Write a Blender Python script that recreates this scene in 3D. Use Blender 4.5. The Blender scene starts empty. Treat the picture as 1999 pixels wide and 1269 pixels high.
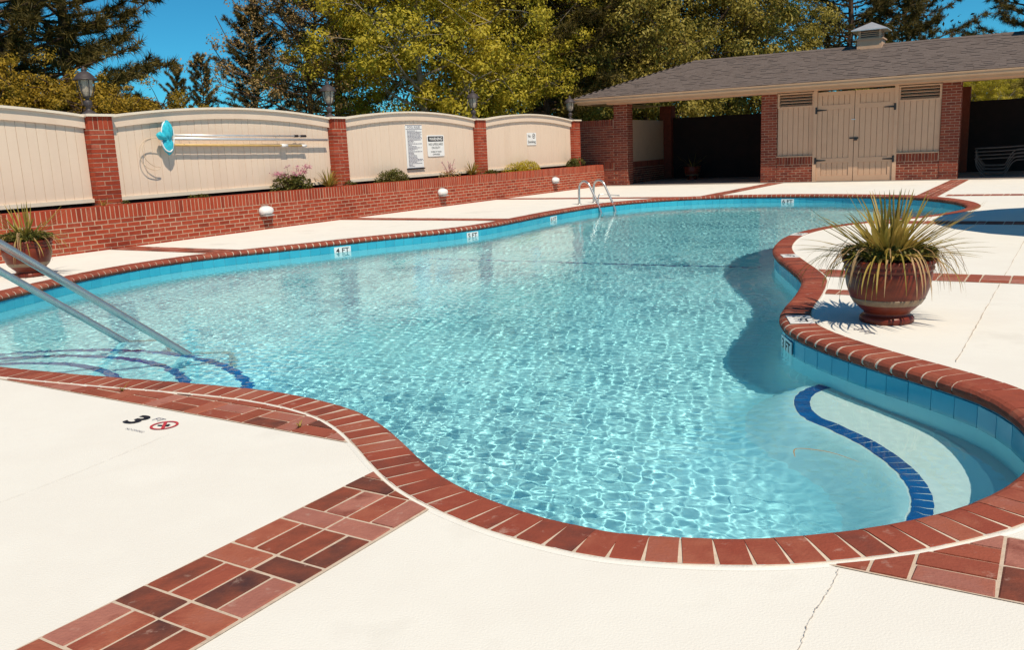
import bpy, math, random
import numpy as np
from mathutils import Vector, Matrix
from mathutils.geometry import tessellate_polygon

SC = bpy.context.scene
COL = SC.collection
R = math.radians

# ------------------------------------------------------------------ camera
cam = bpy.data.cameras.new('camera')
cam.sensor_width = 36.0
cam.lens = 36.0 * 1720 / 1999
cam.clip_start = 0.05
cam.clip_end = 2000
cam_ob = bpy.data.objects.new('camera', cam)
COL.objects.link(cam_ob)
CAM_H = 1.2
pitch, roll = R(11.266), R(-2.452)
fwd = Vector((0, math.cos(pitch), -math.sin(pitch)))
rt0 = Vector((1, 0, 0))
up0 = Vector((0, math.sin(pitch), math.cos(pitch)))
cr, sr = math.cos(roll), math.sin(roll)
ix = rt0 * cr + up0 * sr
iup = rt0 * -sr + up0 * cr
cam_ob.matrix_world = Matrix(((ix.x, iup.x, -fwd.x, 0), (ix.y, iup.y, -fwd.y, 0),
                              (ix.z, iup.z, -fwd.z, CAM_H), (0, 0, 0, 1)))
SC.camera = cam_ob

# ------------------------------------------------------------------ sky, sun, exposure
SUN_EL, SUN_AZ = R(56.5), math.atan2(0.46, -0.888)      # azimuth clockwise from +Y
S_DIR = Vector((math.cos(SUN_EL) * math.sin(SUN_AZ), math.cos(SUN_EL) * math.cos(SUN_AZ), math.sin(SUN_EL)))
world = bpy.data.worlds.new('World')
SC.world = world
world.use_nodes = True
wn = world.node_tree
bg = wn.nodes['Background']
sky = wn.nodes.new('ShaderNodeTexSky')
sky.sky_type = 'NISHITA'
sky.sun_disc = False
sky.sun_elevation = SUN_EL
sky.sun_rotation = SUN_AZ
sky.altitude = 2500
sky.air_density = 1.0
sky.dust_density = 0.0
sky.ozone_density = 6.0
tint = wn.nodes.new('ShaderNodeMix')
tint.data_type = 'RGBA'
tint.blend_type = 'MULTIPLY'
tint.inputs['Factor'].default_value = 1.0
tint.inputs['B'].default_value = (0.27, 0.97, 1.0, 1)
wn.links.new(sky.outputs[0], tint.inputs['A'])
wn.links.new(tint.outputs['Result'], bg.inputs[0])
bg.inputs[1].default_value = 0.10
sun = bpy.data.lights.new('sun', 'SUN')
sun.energy = 4.55
sun.angle = R(0.5)
sun.color = (1.0, 0.875, 0.69)
sun.cycles.is_caustics_light = True
sun_ob = bpy.data.objects.new('sun', sun)
COL.objects.link(sun_ob)
sun_ob.rotation_euler = S_DIR.to_track_quat('Z', 'Y').to_euler()
SC.view_settings.view_transform = 'Standard'
SC.view_settings.look = 'None'
SC.view_settings.exposure = 0.0
SC.view_settings.gamma = 1.0
SC.render.engine = 'CYCLES'
SC.cycles.use_denoising = True
SC.cycles.max_bounces = 9
SC.cycles.diffuse_bounces = 3
SC.cycles.glossy_bounces = 4
SC.cycles.transmission_bounces = 6
SC.cycles.transparent_max_bounces = 8
SC.cycles.sample_clamp_indirect = 6.0

rng = np.random.default_rng(7)
random.seed(7)

# ------------------------------------------------------------------ helpers
def link(o, parent=None):
    COL.objects.link(o)
    if parent is not None:
        o.parent = parent
        o.matrix_parent_inverse = Matrix.Translation(-Vector(parent.get('_at', (0, 0, 0))))
    return o

def tag(o, label=None, cat=None, group=None, kind=None):
    if label: o['label'] = label
    if cat: o['category'] = cat
    if group: o['group'] = group
    if kind: o['kind'] = kind
    return o

def mesh_np(name, V, F, mat=None, smooth=False):
    V = np.asarray(V, np.float32)
    me = bpy.data.meshes.new(name)
    if isinstance(F, np.ndarray):
        n, k = F.shape
        me.vertices.add(len(V)); me.vertices.foreach_set('co', V.ravel())
        me.loops.add(n * k); me.loops.foreach_set('vertex_index', F.ravel().astype(np.int32))
        me.polygons.add(n)
        me.polygons.foreach_set('loop_start', np.arange(0, n * k, k, dtype=np.int32))
        me.polygons.foreach_set('loop_total', np.full(n, k, np.int32))
        me.update(calc_edges=True)
    else:
        me.from_pydata(V.tolist(), [], F)
    if smooth:
        me.polygons.foreach_set('use_smooth', [True] * len(me.polygons))
    if mat: me.materials.append(mat)
    me.validate()
    return me

def obj(name, me, parent=None, at=None):
    o = bpy.data.objects.new(name, me)
    if at is not None:
        o.location = at
    return link(o, parent)

def part(name, V, F, mat, parent=None, smooth=False):
    """a mesh object whose vertices are given in world coordinates"""
    return obj(name, mesh_np(name, V, F, mat, smooth), parent)

def empty(name, at, label=None, cat=None, group=None, kind=None):
    o = bpy.data.objects.new(name, None)
    o.location = at
    o.empty_display_size = 0.2
    COL.objects.link(o)
    o['_at'] = tuple(at)
    return tag(o, label, cat, group, kind)

def kids(o):
    return [c for c in COL.objects if c.parent == o]

def copy_tree(root, at, label, rotz=0.0, scale=1.0):
    """copy a thing with its parts and sub-parts; the copies share mesh data"""
    r = root.copy(); COL.objects.link(r)
    p0 = Vector(root['_at'])
    r.location = at
    r.rotation_euler.z = rotz
    r.scale = (scale,) * 3
    r['label'] = label
    r['_at'] = tuple(at)
    for ch in kids(root):
        c = ch.copy(); COL.objects.link(c); c.parent = r; c.matrix_parent_inverse = ch.matrix_parent_inverse.copy()
        for g in kids(ch):
            d = g.copy(); COL.objects.link(d); d.parent = c; d.matrix_parent_inverse = g.matrix_parent_inverse.copy()
    return r

class MB:
    def __init__(s): s.v = []; s.f = []
    def add(s, V, F):
        b = len(s.v)
        s.v.extend([tuple(map(float, p)) for p in V]); s.f.extend([[b + i for i in q] for q in F]); return s
    def box(s, c, x, y, z):
        c, x, y, z = map(Vector, (c, x, y, z))
        V = [c + x * a + y * b + z * d for d in (-1, 1) for b in (-1, 1) for a in (-1, 1)]
        return s.add(V, [(0, 2, 3, 1), (4, 5, 7, 6), (0, 1, 5, 4), (2, 6, 7, 3), (0, 4, 6, 2), (1, 3, 7, 5)])
    def tube(s, P, r, n=10, cap=True):
        P = [Vector(p) for p in P]
        m = len(P)
        rr = [r] * m if not hasattr(r, '__len__') else r
        V = []; ref = None
        for i in range(m):
            t = (P[min(i + 1, m - 1)] - P[max(i - 1, 0)]).normalized()
            if ref is None:
                ref = t.orthogonal().normalized()
            ref = (ref - t * ref.dot(t))
            ref = ref.normalized() if ref.length > 1e-6 else t.orthogonal().normalized()
            b = t.cross(ref)
            for k in range(n):
                a = 2 * math.pi * k / n
                V.append(P[i] + (ref * math.cos(a) + b * math.sin(a)) * rr[i])
        F = [(i * n + k, i * n + (k + 1) % n, (i + 1) * n + (k + 1) % n, (i + 1) * n + k) for i in range(m - 1) for k in range(n)]
        if cap:
            F += [tuple(range(n - 1, -1, -1)), tuple((m - 1) * n + k for k in range(n))]
        return s.add(V, F)
    def lathe(s, prof, c=(0, 0, 0), n=32):
        V = []; F = []
        for r, z in prof:
            for k in range(n):
                a = 2 * math.pi * k / n
                V.append((c[0] + r * math.cos(a), c[1] + r * math.sin(a), c[2] + z))
        for i in range(len(prof) - 1):
            for k in range(n):
                F.append((i * n + k, i * n + (k + 1) % n, (i + 1) * n + (k + 1) % n, (i + 1) * n + k))
        F += [tuple(range(n - 1, -1, -1)), tuple((len(prof) - 1) * n + k for k in range(n))]
        return s.add(V, F)
    def prism(s, poly, off):
        """extrude a planar polygon (3-D points) by vector off"""
        n = len(poly); off = Vector(off)
        V = [Vector(p) for p in poly] + [Vector(p) + off for p in poly]
        F = [tuple(range(n - 1, -1, -1)), tuple(range(n, 2 * n))] + [(i, (i + 1) % n, n + (i + 1) % n, n + i) for i in range(n)]
        return s.add(V, F)
    def mesh(s, name, mat, smooth=False): return mesh_np(name, s.v, s.f, mat, smooth)
    def build(s, name, mat, parent=None, smooth=False):
        return obj(name, s.mesh(name, mat, smooth), parent)

def smooth_path(P, n):
    """Catmull-Rom through 3-D points"""
    P = [Vector(p) for p in P]; out = []
    for i in range(len(P) - 1):
        a, b, c, d = P[max(i - 1, 0)], P[i], P[i + 1], P[min(i + 2, len(P) - 1)]
        for k in range(n):
            t = k / n
            out.append(0.5 * ((2 * b) + (c - a) * t + (2 * a - 5 * b + 4 * c - d) * t * t + (3 * b - a - 3 * c + d) * t ** 3))
    out.append(P[-1])
    return out

# ------------------------------------------------------------------ materials
def nodes_of(m):
    m.use_nodes = True
    nt = m.node_tree
    return nt, nt.nodes, nt.links

def mat(name, cols, rough=0.75, nscale=6.0, detail=5.0, rnd=0.0, nmix=1.0, bump=0.0, bscale=60.0, spec=0.35,
        metal=0.0, coat=0.0, splat=None, wavy=None, island=False, stretch=None, dist=0.004):
    """colour ramp over world-space noise + a per-piece random value; bump from fine noise"""
    m = bpy.data.materials.new(name)
    nt, N, L = nodes_of(m)
    P = N['Principled BSDF']
    P.inputs['Roughness'].default_value = rough
    P.inputs['Specular IOR Level'].default_value = spec
    P.inputs['Metallic'].default_value = metal
    P.inputs['Coat Weight'].default_value = coat
    geo = N.new('ShaderNodeNewGeometry')
    pos = geo.outputs['Position']
    if stretch:
        mp = N.new('ShaderNodeMapping'); mp.inputs['Scale'].default_value = stretch
        L.new(pos, mp.inputs['Vector']); pos = mp.outputs['Vector']
    nz = N.new('ShaderNodeTexNoise')
    nz.inputs['Scale'].default_value = nscale; nz.inputs['Detail'].default_value = detail; nz.inputs['Roughness'].default_value = 0.6
    L.new(pos, nz.inputs['Vector'])
    mr = N.new('ShaderNodeMapRange')
    mr.inputs['From Min'].default_value = 0.3; mr.inputs['From Max'].default_value = 0.7
    L.new(nz.outputs['Fac'], mr.inputs['Value'])
    fac = mr.outputs['Result']
    if rnd > 0:
        if island:
            rv = geo.outputs['Random Per Island']
        else:
            oi = N.new('ShaderNodeObjectInfo')
            ad = N.new('ShaderNodeMath'); ad.operation = 'ADD'
            L.new(oi.outputs['Random'], ad.inputs[0]); L.new(geo.outputs['Random Per Island'], ad.inputs[1])
            fr = N.new('ShaderNodeMath'); fr.operation = 'FRACT'
            L.new(ad.outputs[0], fr.inputs[0]); rv = fr.outputs[0]
        mx = N.new('ShaderNodeMix'); mx.inputs['Factor'].default_value = rnd
        L.new(fac, mx.inputs['A']); L.new(rv, mx.inputs['B'])
        fac = mx.outputs['Result']
    ramp = N.new('ShaderNodeValToRGB')
    e = ramp.color_ramp.elements
    while len(e) < len(cols): e.new(0.5)
    for i, c in enumerate(cols):
        e[i].position = i / max(1, len(cols) - 1); e[i].color = (*c, 1)
    L.new(fac, ramp.inputs['Fac'])
    colr = ramp.outputs['Color']
    if splat:
        sc_, thr, sc_col = splat[:3]; soft = splat[3] if len(splat) > 3 else .04
        n2 = N.new('ShaderNodeTexNoise'); n2.inputs['Scale'].default_value = sc_; n2.inputs['Detail'].default_value = 6; n2.inputs['Roughness'].default_value = 0.7
        L.new(geo.outputs['Position'], n2.inputs['Vector'])
        m2 = N.new('ShaderNodeMapRange'); m2.inputs['From Min'].default_value = thr; m2.inputs['From Max'].default_value = thr + soft
        L.new(n2.outputs['Fac'], m2.inputs['Value'])
        mx2 = N.new('ShaderNodeMix'); mx2.data_type = 'RGBA'
        L.new(m2.outputs['Result'], mx2.inputs['Factor']); L.new(colr, mx2.inputs['A']); mx2.inputs['B'].default_value = (*sc_col, 1)
        colr = mx2.outputs['Result']
    L.new(colr, P.inputs['Base Color'])
    if bump > 0:
        bn = N.new('ShaderNodeTexNoise'); bn.inputs['Scale'].default_value = bscale; bn.inputs['Detail'].default_value = 4
        L.new(pos, bn.inputs['Vector'])
        bp = N.new('ShaderNodeBump'); bp.inputs['Strength'].default_value = bump; bp.inputs['Distance'].default_value = dist
        L.new(bn.outputs['Fac'], bp.inputs['Height']); L.new(bp.outputs['Normal'], P.inputs['Normal'])
    return m

def leaf_mat(name, cols, trans=0.3, rough=0.6):
    m = mat(name, cols, rough=rough, nscale=0.9, rnd=0.62, spec=0.25)
    nt, N, L = nodes_of(m)
    P = N['Principled BSDF']; out = N['Material Output']
    src = P.inputs['Base Color'].links[0].from_socket
    tr = N.new('ShaderNodeBsdfTranslucent'); L.new(src, tr.inputs['Color'])
    ms = N.new('ShaderNodeMixShader'); ms.inputs['Fac'].default_value = trans
    L.new(P.outputs[0], ms.inputs[1]); L.new(tr.outputs[0], ms.inputs[2]); L.new(ms.outputs[0], out.inputs['Surface'])
    return m

M = {}
M['deck'] = mat('deck_paint', [(.71, .68, .625), (.80, .775, .72), (.775, .745, .69), (.81, .785, .73)], rough=.85, nscale=1.1, detail=9, bump=.5, bscale=140, spec=.2, dist=.003, splat=(17, .735, (.60, .53, .45)))
M['white_paint'] = mat('joint_paint', [(.70, .64, .57), (.82, .78, .72)], rough=.8, nscale=18, bump=.3)
brick_cols = [(.055, .028, .03), (.15, .05, .035), (.26, .068, .04), (.33, .086, .052), (.28, .07, .044), (.36, .112, .068), (.34, .13, .10), (.40, .16, .12), (.20, .055, .04)]
M['paver'] = mat('paver_brick', brick_cols, rough=.86, nscale=8, rnd=.8, bump=.8, bscale=95, spec=.2, splat=(13, .60, (.50, .34, .28), .22))
M['coping'] = mat('coping_brick', [(.14, .045, .034), (.24, .058, .036), (.31, .072, .042), (.27, .06, .037), (.34, .10, .06), (.33, .115, .085)], rough=.82, nscale=10, rnd=.74, bump=.75, bscale=90, spec=.22, splat=(12, .60, (.50, .32, .26), .2))
wall_cols = [(.20, .034, .018), (.28, .042, .020), (.34, .052, .024), (.39, .068, .032), (.31, .048, .023), (.42, .115, .07)]
M['wall_brick'] = mat('wall_brick', wall_cols, rough=.85, nscale=11, rnd=.8, bump=.5, bscale=70, spec=.2, splat=(9, .70, (.45, .24, .18)))
M['house_brick'] = mat('house_brick', [(.12, .03, .02), (.2, .045, .028), (.26, .06, .034), (.30, .085, .045)], rough=.88, nscale=11, rnd=.7, bump=.4, spec=.2)
M['mortar'] = mat('mortar', [(.46, .36, .28), (.60, .49, .39), (.55, .45, .36)], rough=.95, nscale=20, bump=.5, bscale=140, spec=.1)
M['coping_mortar'] = mat('coping_mortar', [(.52, .42, .33), (.68, .58, .48)], rough=.95, nscale=24, bump=.5, bscale=140, spec=.1)
M['mortar_wall'] = mat('wall_mortar', [(.45, .28, .19), (.56, .38, .27)], rough=.95, nscale=14, bump=.4, spec=.1)
M['fence'] = mat('fence_paint', [(.70, .54, .42), (.75, .59, .465), (.725, .565, .44)], rough=.6, nscale=2.2, rnd=.35, bump=.12, bscale=30, spec=.35, stretch=(1, 1, .25))
M['trim'] = mat('trim_paint', [(.76, .64, .51), (.82, .71, .58)], rough=.55, nscale=5, bump=.1, spec=.35)
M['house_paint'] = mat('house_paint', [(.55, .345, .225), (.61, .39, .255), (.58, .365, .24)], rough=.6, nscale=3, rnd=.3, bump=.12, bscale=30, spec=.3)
M['eave'] = mat('eave_paint', [(.47, .30, .185), (.52, .34, .215)], rough=.5, nscale=3, spec=.35)
M['iron'] = mat('black_iron', [(.018, .016, .017), (.035, .03, .03)], rough=.45, nscale=30, spec=.4)
M['lantern'] = mat('lantern_metal', [(.045, .035, .036), (.07, .055, .055)], rough=.5, nscale=25, spec=.4)
M['lantern_glass'] = mat('seeded_glass', [(.30, .25, .20), (.46, .39, .31)], rough=.15, nscale=40, bump=.5, bscale=50, spec=.6)
M['shingle'] = mat('shingle', [(.115, .09, .083), (.138, .11, .10), (.15, .12, .11), (.162, .131, .12)], rough=.95, nscale=9, rnd=.55, bump=.6, bscale=240, spec=.1, island=True)
M['dark_wood_and_shade'] = mat('dark_board_and_shade', [(.014, .006, .005), (.022, .010, .008)], rough=.8, nscale=4)  # dark boards; also colours the painted shade strip under the fence
M['concrete'] = mat('concrete_floor', [(.24, .21, .19), (.32, .28, .25)], rough=.9, nscale=3, bump=.2)
M['steel'] = mat('polished_steel', [(.50, .48, .46), (.58, .56, .54)], rough=.27, nscale=8, metal=.75)
M['alu'] = mat('aluminium', [(.62, .60, .60), (.72, .70, .70)], rough=.35, nscale=9, metal=.55)
M['lounger'] = mat('lounger_frame', [(.10, .075, .065), (.14, .11, .095)], rough=.5, nscale=9)
M['white_plastic'] = mat('white_plastic', [(.78, .76, .74), (.84, .82, .80)], rough=.3, nscale=10, spec=.5)
M['grey_plastic'] = mat('grey_plastic', [(.34, .32, .31), (.42, .40, .38)], rough=.4, nscale=10)
M['black'] = mat('black_print', [(.012, .010, .014), (.02, .016, .022)], rough=.6, nscale=10)
M['grey_print'] = mat('grey_print', [(.10, .09, .14), (.22, .20, .26)], rough=.6, nscale=30)
M['red_print'] = mat('red_print', [(.50, .035, .05), (.58, .06, .07)], rough=.6, nscale=10)
M['sign'] = mat('sign_white', [(.80, .80, .79), (.86, .85, .84)], rough=.35, nscale=6, spec=.4)
M['net'] = mat('blue_net', [(.012, .32, .46), (.03, .48, .62), (.06, .60, .72)], rough=.5, nscale=18, bump=.6, bscale=45)
M['wood_pole'] = mat('yellow_pole', [(.58, .36, .12), (.68, .46, .18)], rough=.4, nscale=10)
M['cable'] = mat('pale_cable', [(.62, .46, .32), (.70, .55, .40)], rough=.5, nscale=10)
M['glaze'] = mat('red_glaze', [(.085, .010, .005), (.15, .020, .008), (.21, .034, .012)], rough=.38, nscale=5, spec=.35, stretch=(1, 1, 3))
M['glaze_band'] = mat('tan_glaze', [(.17, .105, .06), (.25, .165, .10)], rough=.35, nscale=22, spec=.5)
M['soil'] = mat('soil', [(.045, .027, .018), (.09, .055, .035)], rough=1, nscale=18, bump=1, bscale=40, spec=.05)
M['grass'] = mat('rough_grass', [(.05, .06, .018), (.10, .10, .03), (.14, .12, .05)], rough=1, nscale=1.2, bump=1, bscale=20, spec=.05)
M['plaster'] = mat('pool_plaster', [(.44, .86, .945), (.48, .885, .97), (.51, .89, .975)], rough=.9, nscale=2.2, spec=.1)  # aqua stands in for light absorbed by the water
M['mid_tint_plaster'] = mat('mid_tint_plaster', [(.59, .87, .92), (.63, .90, .94), (.65, .905, .94)], rough=.9, nscale=3, spec=.1)  # same plaster with a weaker water tint painted in, for the bench front
M['shallow_tint_plaster'] = mat('shallow_tint_plaster', [(.80, .90, .885), (.84, .92, .90), (.85, .92, .90)], rough=.9, nscale=3, spec=.1)  # same plaster painted paler to imitate shallow water over the bench
M['tile'] = mat('pool_tile', [(.03, .33, .48), (.045, .42, .57), (.06, .47, .61)], rough=.25, nscale=3, rnd=.5, spec=.5)
M['grout'] = mat('tile_grout', [(.16, .36, .42), (.26, .46, .50)], rough=.9, nscale=30)
M['blue_tile'] = mat('cobalt_tile', [(.004, .075, .27), (.007, .11, .36), (.009, .14, .42)], rough=.25, nscale=6, rnd=.6, spec=.5)
M['canvas'] = mat('umbrella_canvas', [(.22, .24, .20), (.27, .29, .24)], rough=.9, nscale=9)
M['bark'] = mat('pine_bark', [(.055, .035, .026), (.11, .07, .05), (.15, .10, .075)], rough=1, nscale=7, bump=1, bscale=14, stretch=(1, 1, .35), spec=.05)
M['pale_bark'] = mat('pale_bark', [(.26, .21, .17), (.40, .34, .28), (.15, .115, .09)], rough=1, nscale=5, bump=.6, bscale=14, spec=.05)
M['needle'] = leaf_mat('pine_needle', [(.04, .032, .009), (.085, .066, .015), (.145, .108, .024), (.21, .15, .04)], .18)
M['leaf_yellow'] = leaf_mat('spring_leaf', [(.30, .25, .025), (.47, .385, .034), (.60, .49, .05), (.70, .56, .09)], .42)
M['leaf_green'] = leaf_mat('broad_leaf', [(.12, .10, .017), (.25, .20, .034), (.40, .32, .06), (.54, .43, .12)], .34)
M['leaf_bronze'] = leaf_mat('bronze_leaf', [(.28, .16, .055), (.42, .27, .10), (.52, .36, .15)], .3)
M['leaf_hedge'] = leaf_mat('hedge_leaf', [(.13, .088, .012), (.27, .18, .016), (.42, .265, .022), (.52, .32, .03)], .3)
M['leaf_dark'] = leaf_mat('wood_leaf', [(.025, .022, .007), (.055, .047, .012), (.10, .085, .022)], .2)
M['blade'] = leaf_mat('sword_leaf', [(.12, .105, .02), (.24, .19, .035), (.38, .28, .06), (.46, .29, .08)], .25, .45)
M['blade_dry'] = leaf_mat('dry_leaf', [(.26, .14, .055), (.38, .235, .11), (.47, .31, .165)], .2)
M['bush'] = leaf_mat('bush_leaf', [(.05, .055, .010), (.10, .10, .018), (.19, .17, .035)], .22)
M['pink'] = leaf_mat('pink_petal', [(.50, .13, .24), (.62, .22, .34), (.70, .34, .42)], .3)

def water_material():
    m = bpy.data.materials.new('pool_water')
    nt, N, L = nodes_of(m)
    N.clear()
    out = N.new('ShaderNodeOutputMaterial')
    g = N.new('ShaderNodeBsdfGlass')
    g.inputs['IOR'].default_value = 1.333
    g.inputs['Roughness'].default_value = 0.0
    g.inputs['Color'].default_value = (.90, 1.0, 1.0, 1)
    L.new(g.outputs[0], out.inputs['Surface'])
    return m
M['water'] = water_material()

# ------------------------------------------------------------------ frames of the place
FA = R(57.8)
U = Vector((math.cos(FA), math.sin(FA), 0))           # along the fence, away
Nv = Vector((math.sin(FA), -math.cos(FA), 0))         # from the fence towards the pool
W0 = Vector((-6.42, 12.16, 0))
Z = Vector((0, 0, 1))
def UN(a, b, z=0): return U * a + Nv * b + Z * z
def WP(s, d, z): return W0 + U * s + Nv * d + Z * z     # planter wall frame: d in front of the wall face
BA = R(-30.5)
BU = Vector((math.cos(BA), math.sin(BA), 0))
BN = Vector((math.sin(BA), -math.cos(BA), 0))
B0 = Vector((3.28, 26.94, 0))
def BP(s, d, z): return B0 + BU * s + BN * d + Z * z    # pool house frame: d in front of the pillars

# ------------------------------------------------------------------ pool outline (deck side of the coping)
ctrl = [(-3.04, 5.08), (-2.35, 4.77), (-1.89, 4.58), (-1.46, 4.38), (-1.18, 4.2), (-0.96, 4.0), (-0.81, 3.79), (-0.69, 3.55), (-0.59, 3.32), (-0.46, 3.06), (-0.31, 2.85),
        (-0.13, 2.66), (0.05, 2.52), (0.27, 2.40), (0.62, 2.325), (0.91, 2.33), (1.22, 2.39), (1.55, 2.52), (1.86, 2.74), (2.14, 3.06), (2.31, 3.46), (2.36, 3.91),
        (2.27, 4.3), (2.15, 4.65), (2.05, 5.0), (1.99, 5.32), (1.98, 5.6), (2.04, 5.88), (2.17, 6.2), (2.35, 6.57), (2.55, 7.02), (2.70, 7.42), (2.80, 7.9), (2.89, 8.5), (2.98, 9.09),
        (3.11, 9.62), (3.30, 10.14), (3.57, 10.72), (3.84, 11.13), (4.16, 11.5), (4.58, 11.86), (5.2, 12.2), (5.9, 12.5), (6.6, 12.95), (7.25, 13.6), (7.7, 14.4), (7.97, 15.4), (8.0, 16.4),
        (7.75, 17.3), (7.2, 18.1), (6.45, 18.85), (5.6, 19.4), (4.7, 19.7), (3.75, 19.72), (2.9, 19.42), (2.2, 18.95), (1.7, 18.45), (1.3, 17.9), (0.68, 16.9), (0.09, 15.75), (-0.43, 14.8), (-0.91, 14.2),
        (-1.38, 13.82), (-1.82, 13.52), (-2.25, 13.2), (-2.87, 12.7), (-3.46, 12.25), (-4.04, 11.78), (-4.49, 11.25), (-4.81, 10.63), (-5.0, 10.02), (-5.12, 9.45), (-5.2, 8.9), (-5.24, 8.2),
        (-5.13, 7.35), (-4.85, 6.6), (-4.35, 5.95), (-3.72, 5.45)]
def resample(P, step):
    P = np.array(P, float); n = len(P); D = []
    for i in range(n):
        a, b, c, d = P[i - 1], P[i], P[(i + 1) % n], P[(i + 2) % n]
        t = np.linspace(0, 1, 40, endpoint=False)[:, None]
        D.append(0.5 * (2 * b + (c - a) * t + (2 * a - 5 * b + 4 * c - d) * t ** 2 + (3 * b - a - 3 * c + d) * t ** 3))
    D = np.concatenate(D)
    for _ in range(60):
        D = 0.5 * D + 0.25 * (np.roll(D, 1, 0) + np.roll(D, -1, 0))
    seg = np.linalg.norm(np.roll(D, -1, 0) - D, axis=1)
    cum = np.concatenate([[0], np.cumsum(seg)])
    tot = cum[-1]; m = int(round(tot / step))
    q = np.arange(m) * tot / m
    Dx = np.vstack([D, D[:1]])
    return np.stack([np.interp(q, cum, Dx[:, 0]), np.interp(q, cum, Dx[:, 1])], 1), tot / m
def normals(O):
    t = np.roll(O, -1, 0) - np.roll(O, 1, 0)
    t /= np.linalg.norm(t, axis=1)[:, None]
    return np.stack([-t[:, 1], t[:, 0]], 1), t           # inward (left of travel), tangent
OUT, _ = resample(ctrl, 0.025)
ON, OT = normals(OUT)
def sd(x, y):
    """signed distance to the coping outline, + outside"""
    d = OUT - (x, y); i = int(np.argmin((d * d).sum(1)))
    return float(-(np.array((x, y)) - OUT[i]) @ ON[i]), i
def inside_mask(X, Y, poly):
    x, y = X.ravel(), Y.ravel(); ins = np.zeros(len(x), bool)
    px, py = poly[:, 0], poly[:, 1]; qx, qy = np.roll(px, -1), np.roll(py, -1)
    for i in range(len(px)):
        c = (py[i] > y) != (qy[i] > y)
        if c.any():
            xi = (qx[i] - px[i]) * (y - py[i]) / (qy[i] - py[i] + 1e-12) + px[i]
            ins ^= c & (x < xi)
    return ins.reshape(X.shape)
WALL_IN = 0.185
WATER_Z = -0.16

# ------------------------------------------------------------------ ground, deck
def sheet(name, outer, hole, z, m):
    polys = [[Vector((p[0], p[1], 0)) for p in outer], [Vector((p[0], p[1], 0)) for p in hole]]
    tris = tessellate_polygon(polys)
    V = [(p.x, p.y, z) for pl in polys for p in pl]
    F = []
    for t in tris:
        a, b, c = (Vector(V[i]) for i in t)
        F.append(t if (b - a).cross(c - a).z > 0 else t[::-1])
    return part(name, V, [tuple(t) for t in F], m)
deck_rect = [UN(-9, -12.35), UN(-9, 17), UN(31, 17), UN(31, -12.35)]
deck_rect = [(p.x, p.y) for p in deck_rect]
tag(sheet('ground', [(-600, -600), (600, -600), (600, 600), (-600, 600)], deck_rect, -0.05, M['grass']), kind='structure')
hole = OUT[::3]
tag(sheet('pool_deck', deck_rect, hole, 0.0, M['deck']), kind='structure')
# deck edge skirt so that the slab has depth
mb = MB()
for i in range(4):
    a, b = deck_rect[i], deck_rect[(i + 1) % 4]
    mb.add([(a[0], a[1], 0), (b[0], b[1], 0), (b[0], b[1], -.2), (a[0], a[1], -.2)], [(0, 1, 2, 3)])
tag(mb.build('deck_edge', M['concrete']), kind='structure')

# ------------------------------------------------------------------ bricks
def brick_mesh(name, lx, ly, lz, m, seed, ch=.004, jit=.0024):
    r = random.Random(seed)
    V = []
    for z, ins in ((-lz, 0), (-ch, 0), (0, ch)):
        for sx, sy in ((-1, -1), (1, -1), (1, 1), (-1, 1)):
            V.append((sx * (lx / 2 - ins) + r.uniform(-jit, jit), sy * (ly / 2 - ins) + r.uniform(-jit, jit), z + (r.uniform(-.0008, .0008) if z == 0 else 0)))
    F = [(i, (i + 1) % 4, 4 + (i + 1) % 4, 4 + i) for i in range(4)] + [(4 + i, 4 + (i + 1) % 4, 8 + (i + 1) % 4, 8 + i) for i in range(4)] + [(8, 9, 10, 11)]
    return mesh_np(name, V, F, m)
_bm = {}
def bmesh_for(kind, lx, ly, lz, m):
    k = (kind, round(lx, 3), round(ly, 3))
    if k not in _bm:
        _bm[k] = [brick_mesh(kind, lx, ly, lz, m, 100 + i) for i in range(5)]
    return random.choice(_bm[k])
def basis(x, y, z, at):
    return Matrix(((x[0], y[0], z[0], at[0]), (x[1], y[1], z[1], at[1]), (x[2], y[2], z[2], at[2]), (0, 0, 0, 1)))
def put(name, me, x, y, z, at, parent=None):
    o = bpy.data.objects.new(name, me)
    COL.objects.link(o)
    if parent is not None:
        o.parent = parent
        o.matrix_parent_inverse = Matrix.Translation(-Vector(parent.get('_at', (0, 0, 0))))
    o.matrix_basis = basis(x, y, z, at)
    return o
def joined(name, items, m, parent, kind='stuff'):
    """items: (mesh, matrix) joined into one part of real geometry"""
    V = []; F = []
    for me, mx in items:
        b = len(V)
        V += [tuple(mx @ v.co) for v in me.vertices]
        F += [[b + i for i in p.vertices] for p in me.polygons]
    o = part(name, V, F, m, parent)
    o['kind'] = kind
    return o

# brick paving bands, 4 stretchers alternating with 2 headers
def clip_poly(poly, margin):
    ds = [sd(p[0], p[1]) for p in poly]
    if all(d[0] >= margin for d in ds): return poly, True
    if all(d[0] < margin for d in ds): return None, False
    cx = sum(p[0] for p in poly) / len(poly); cy = sum(p[1] for p in poly) / len(poly)
    i = sd(cx, cy)[1]
    n = -ON[i]; o = OUT[i]
    f = lambda p: (p[0] - o[0]) * n[0] + (p[1] - o[1]) * n[1] - margin
    out = []
    for k in range(len(poly)):
        a, b = poly[k], poly[(k + 1) % len(poly)]
        fa, fb = f(a), f(b)
        if fa >= 0: out.append(a)
        if (fa >= 0) != (fb >= 0):
            t = fa / (fa - fb); out.append((a[0] + (b[0] - a[0]) * t, a[1] + (b[1] - a[1]) * t))
    return (out, False) if len(out) >= 3 else (None, False)

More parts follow.
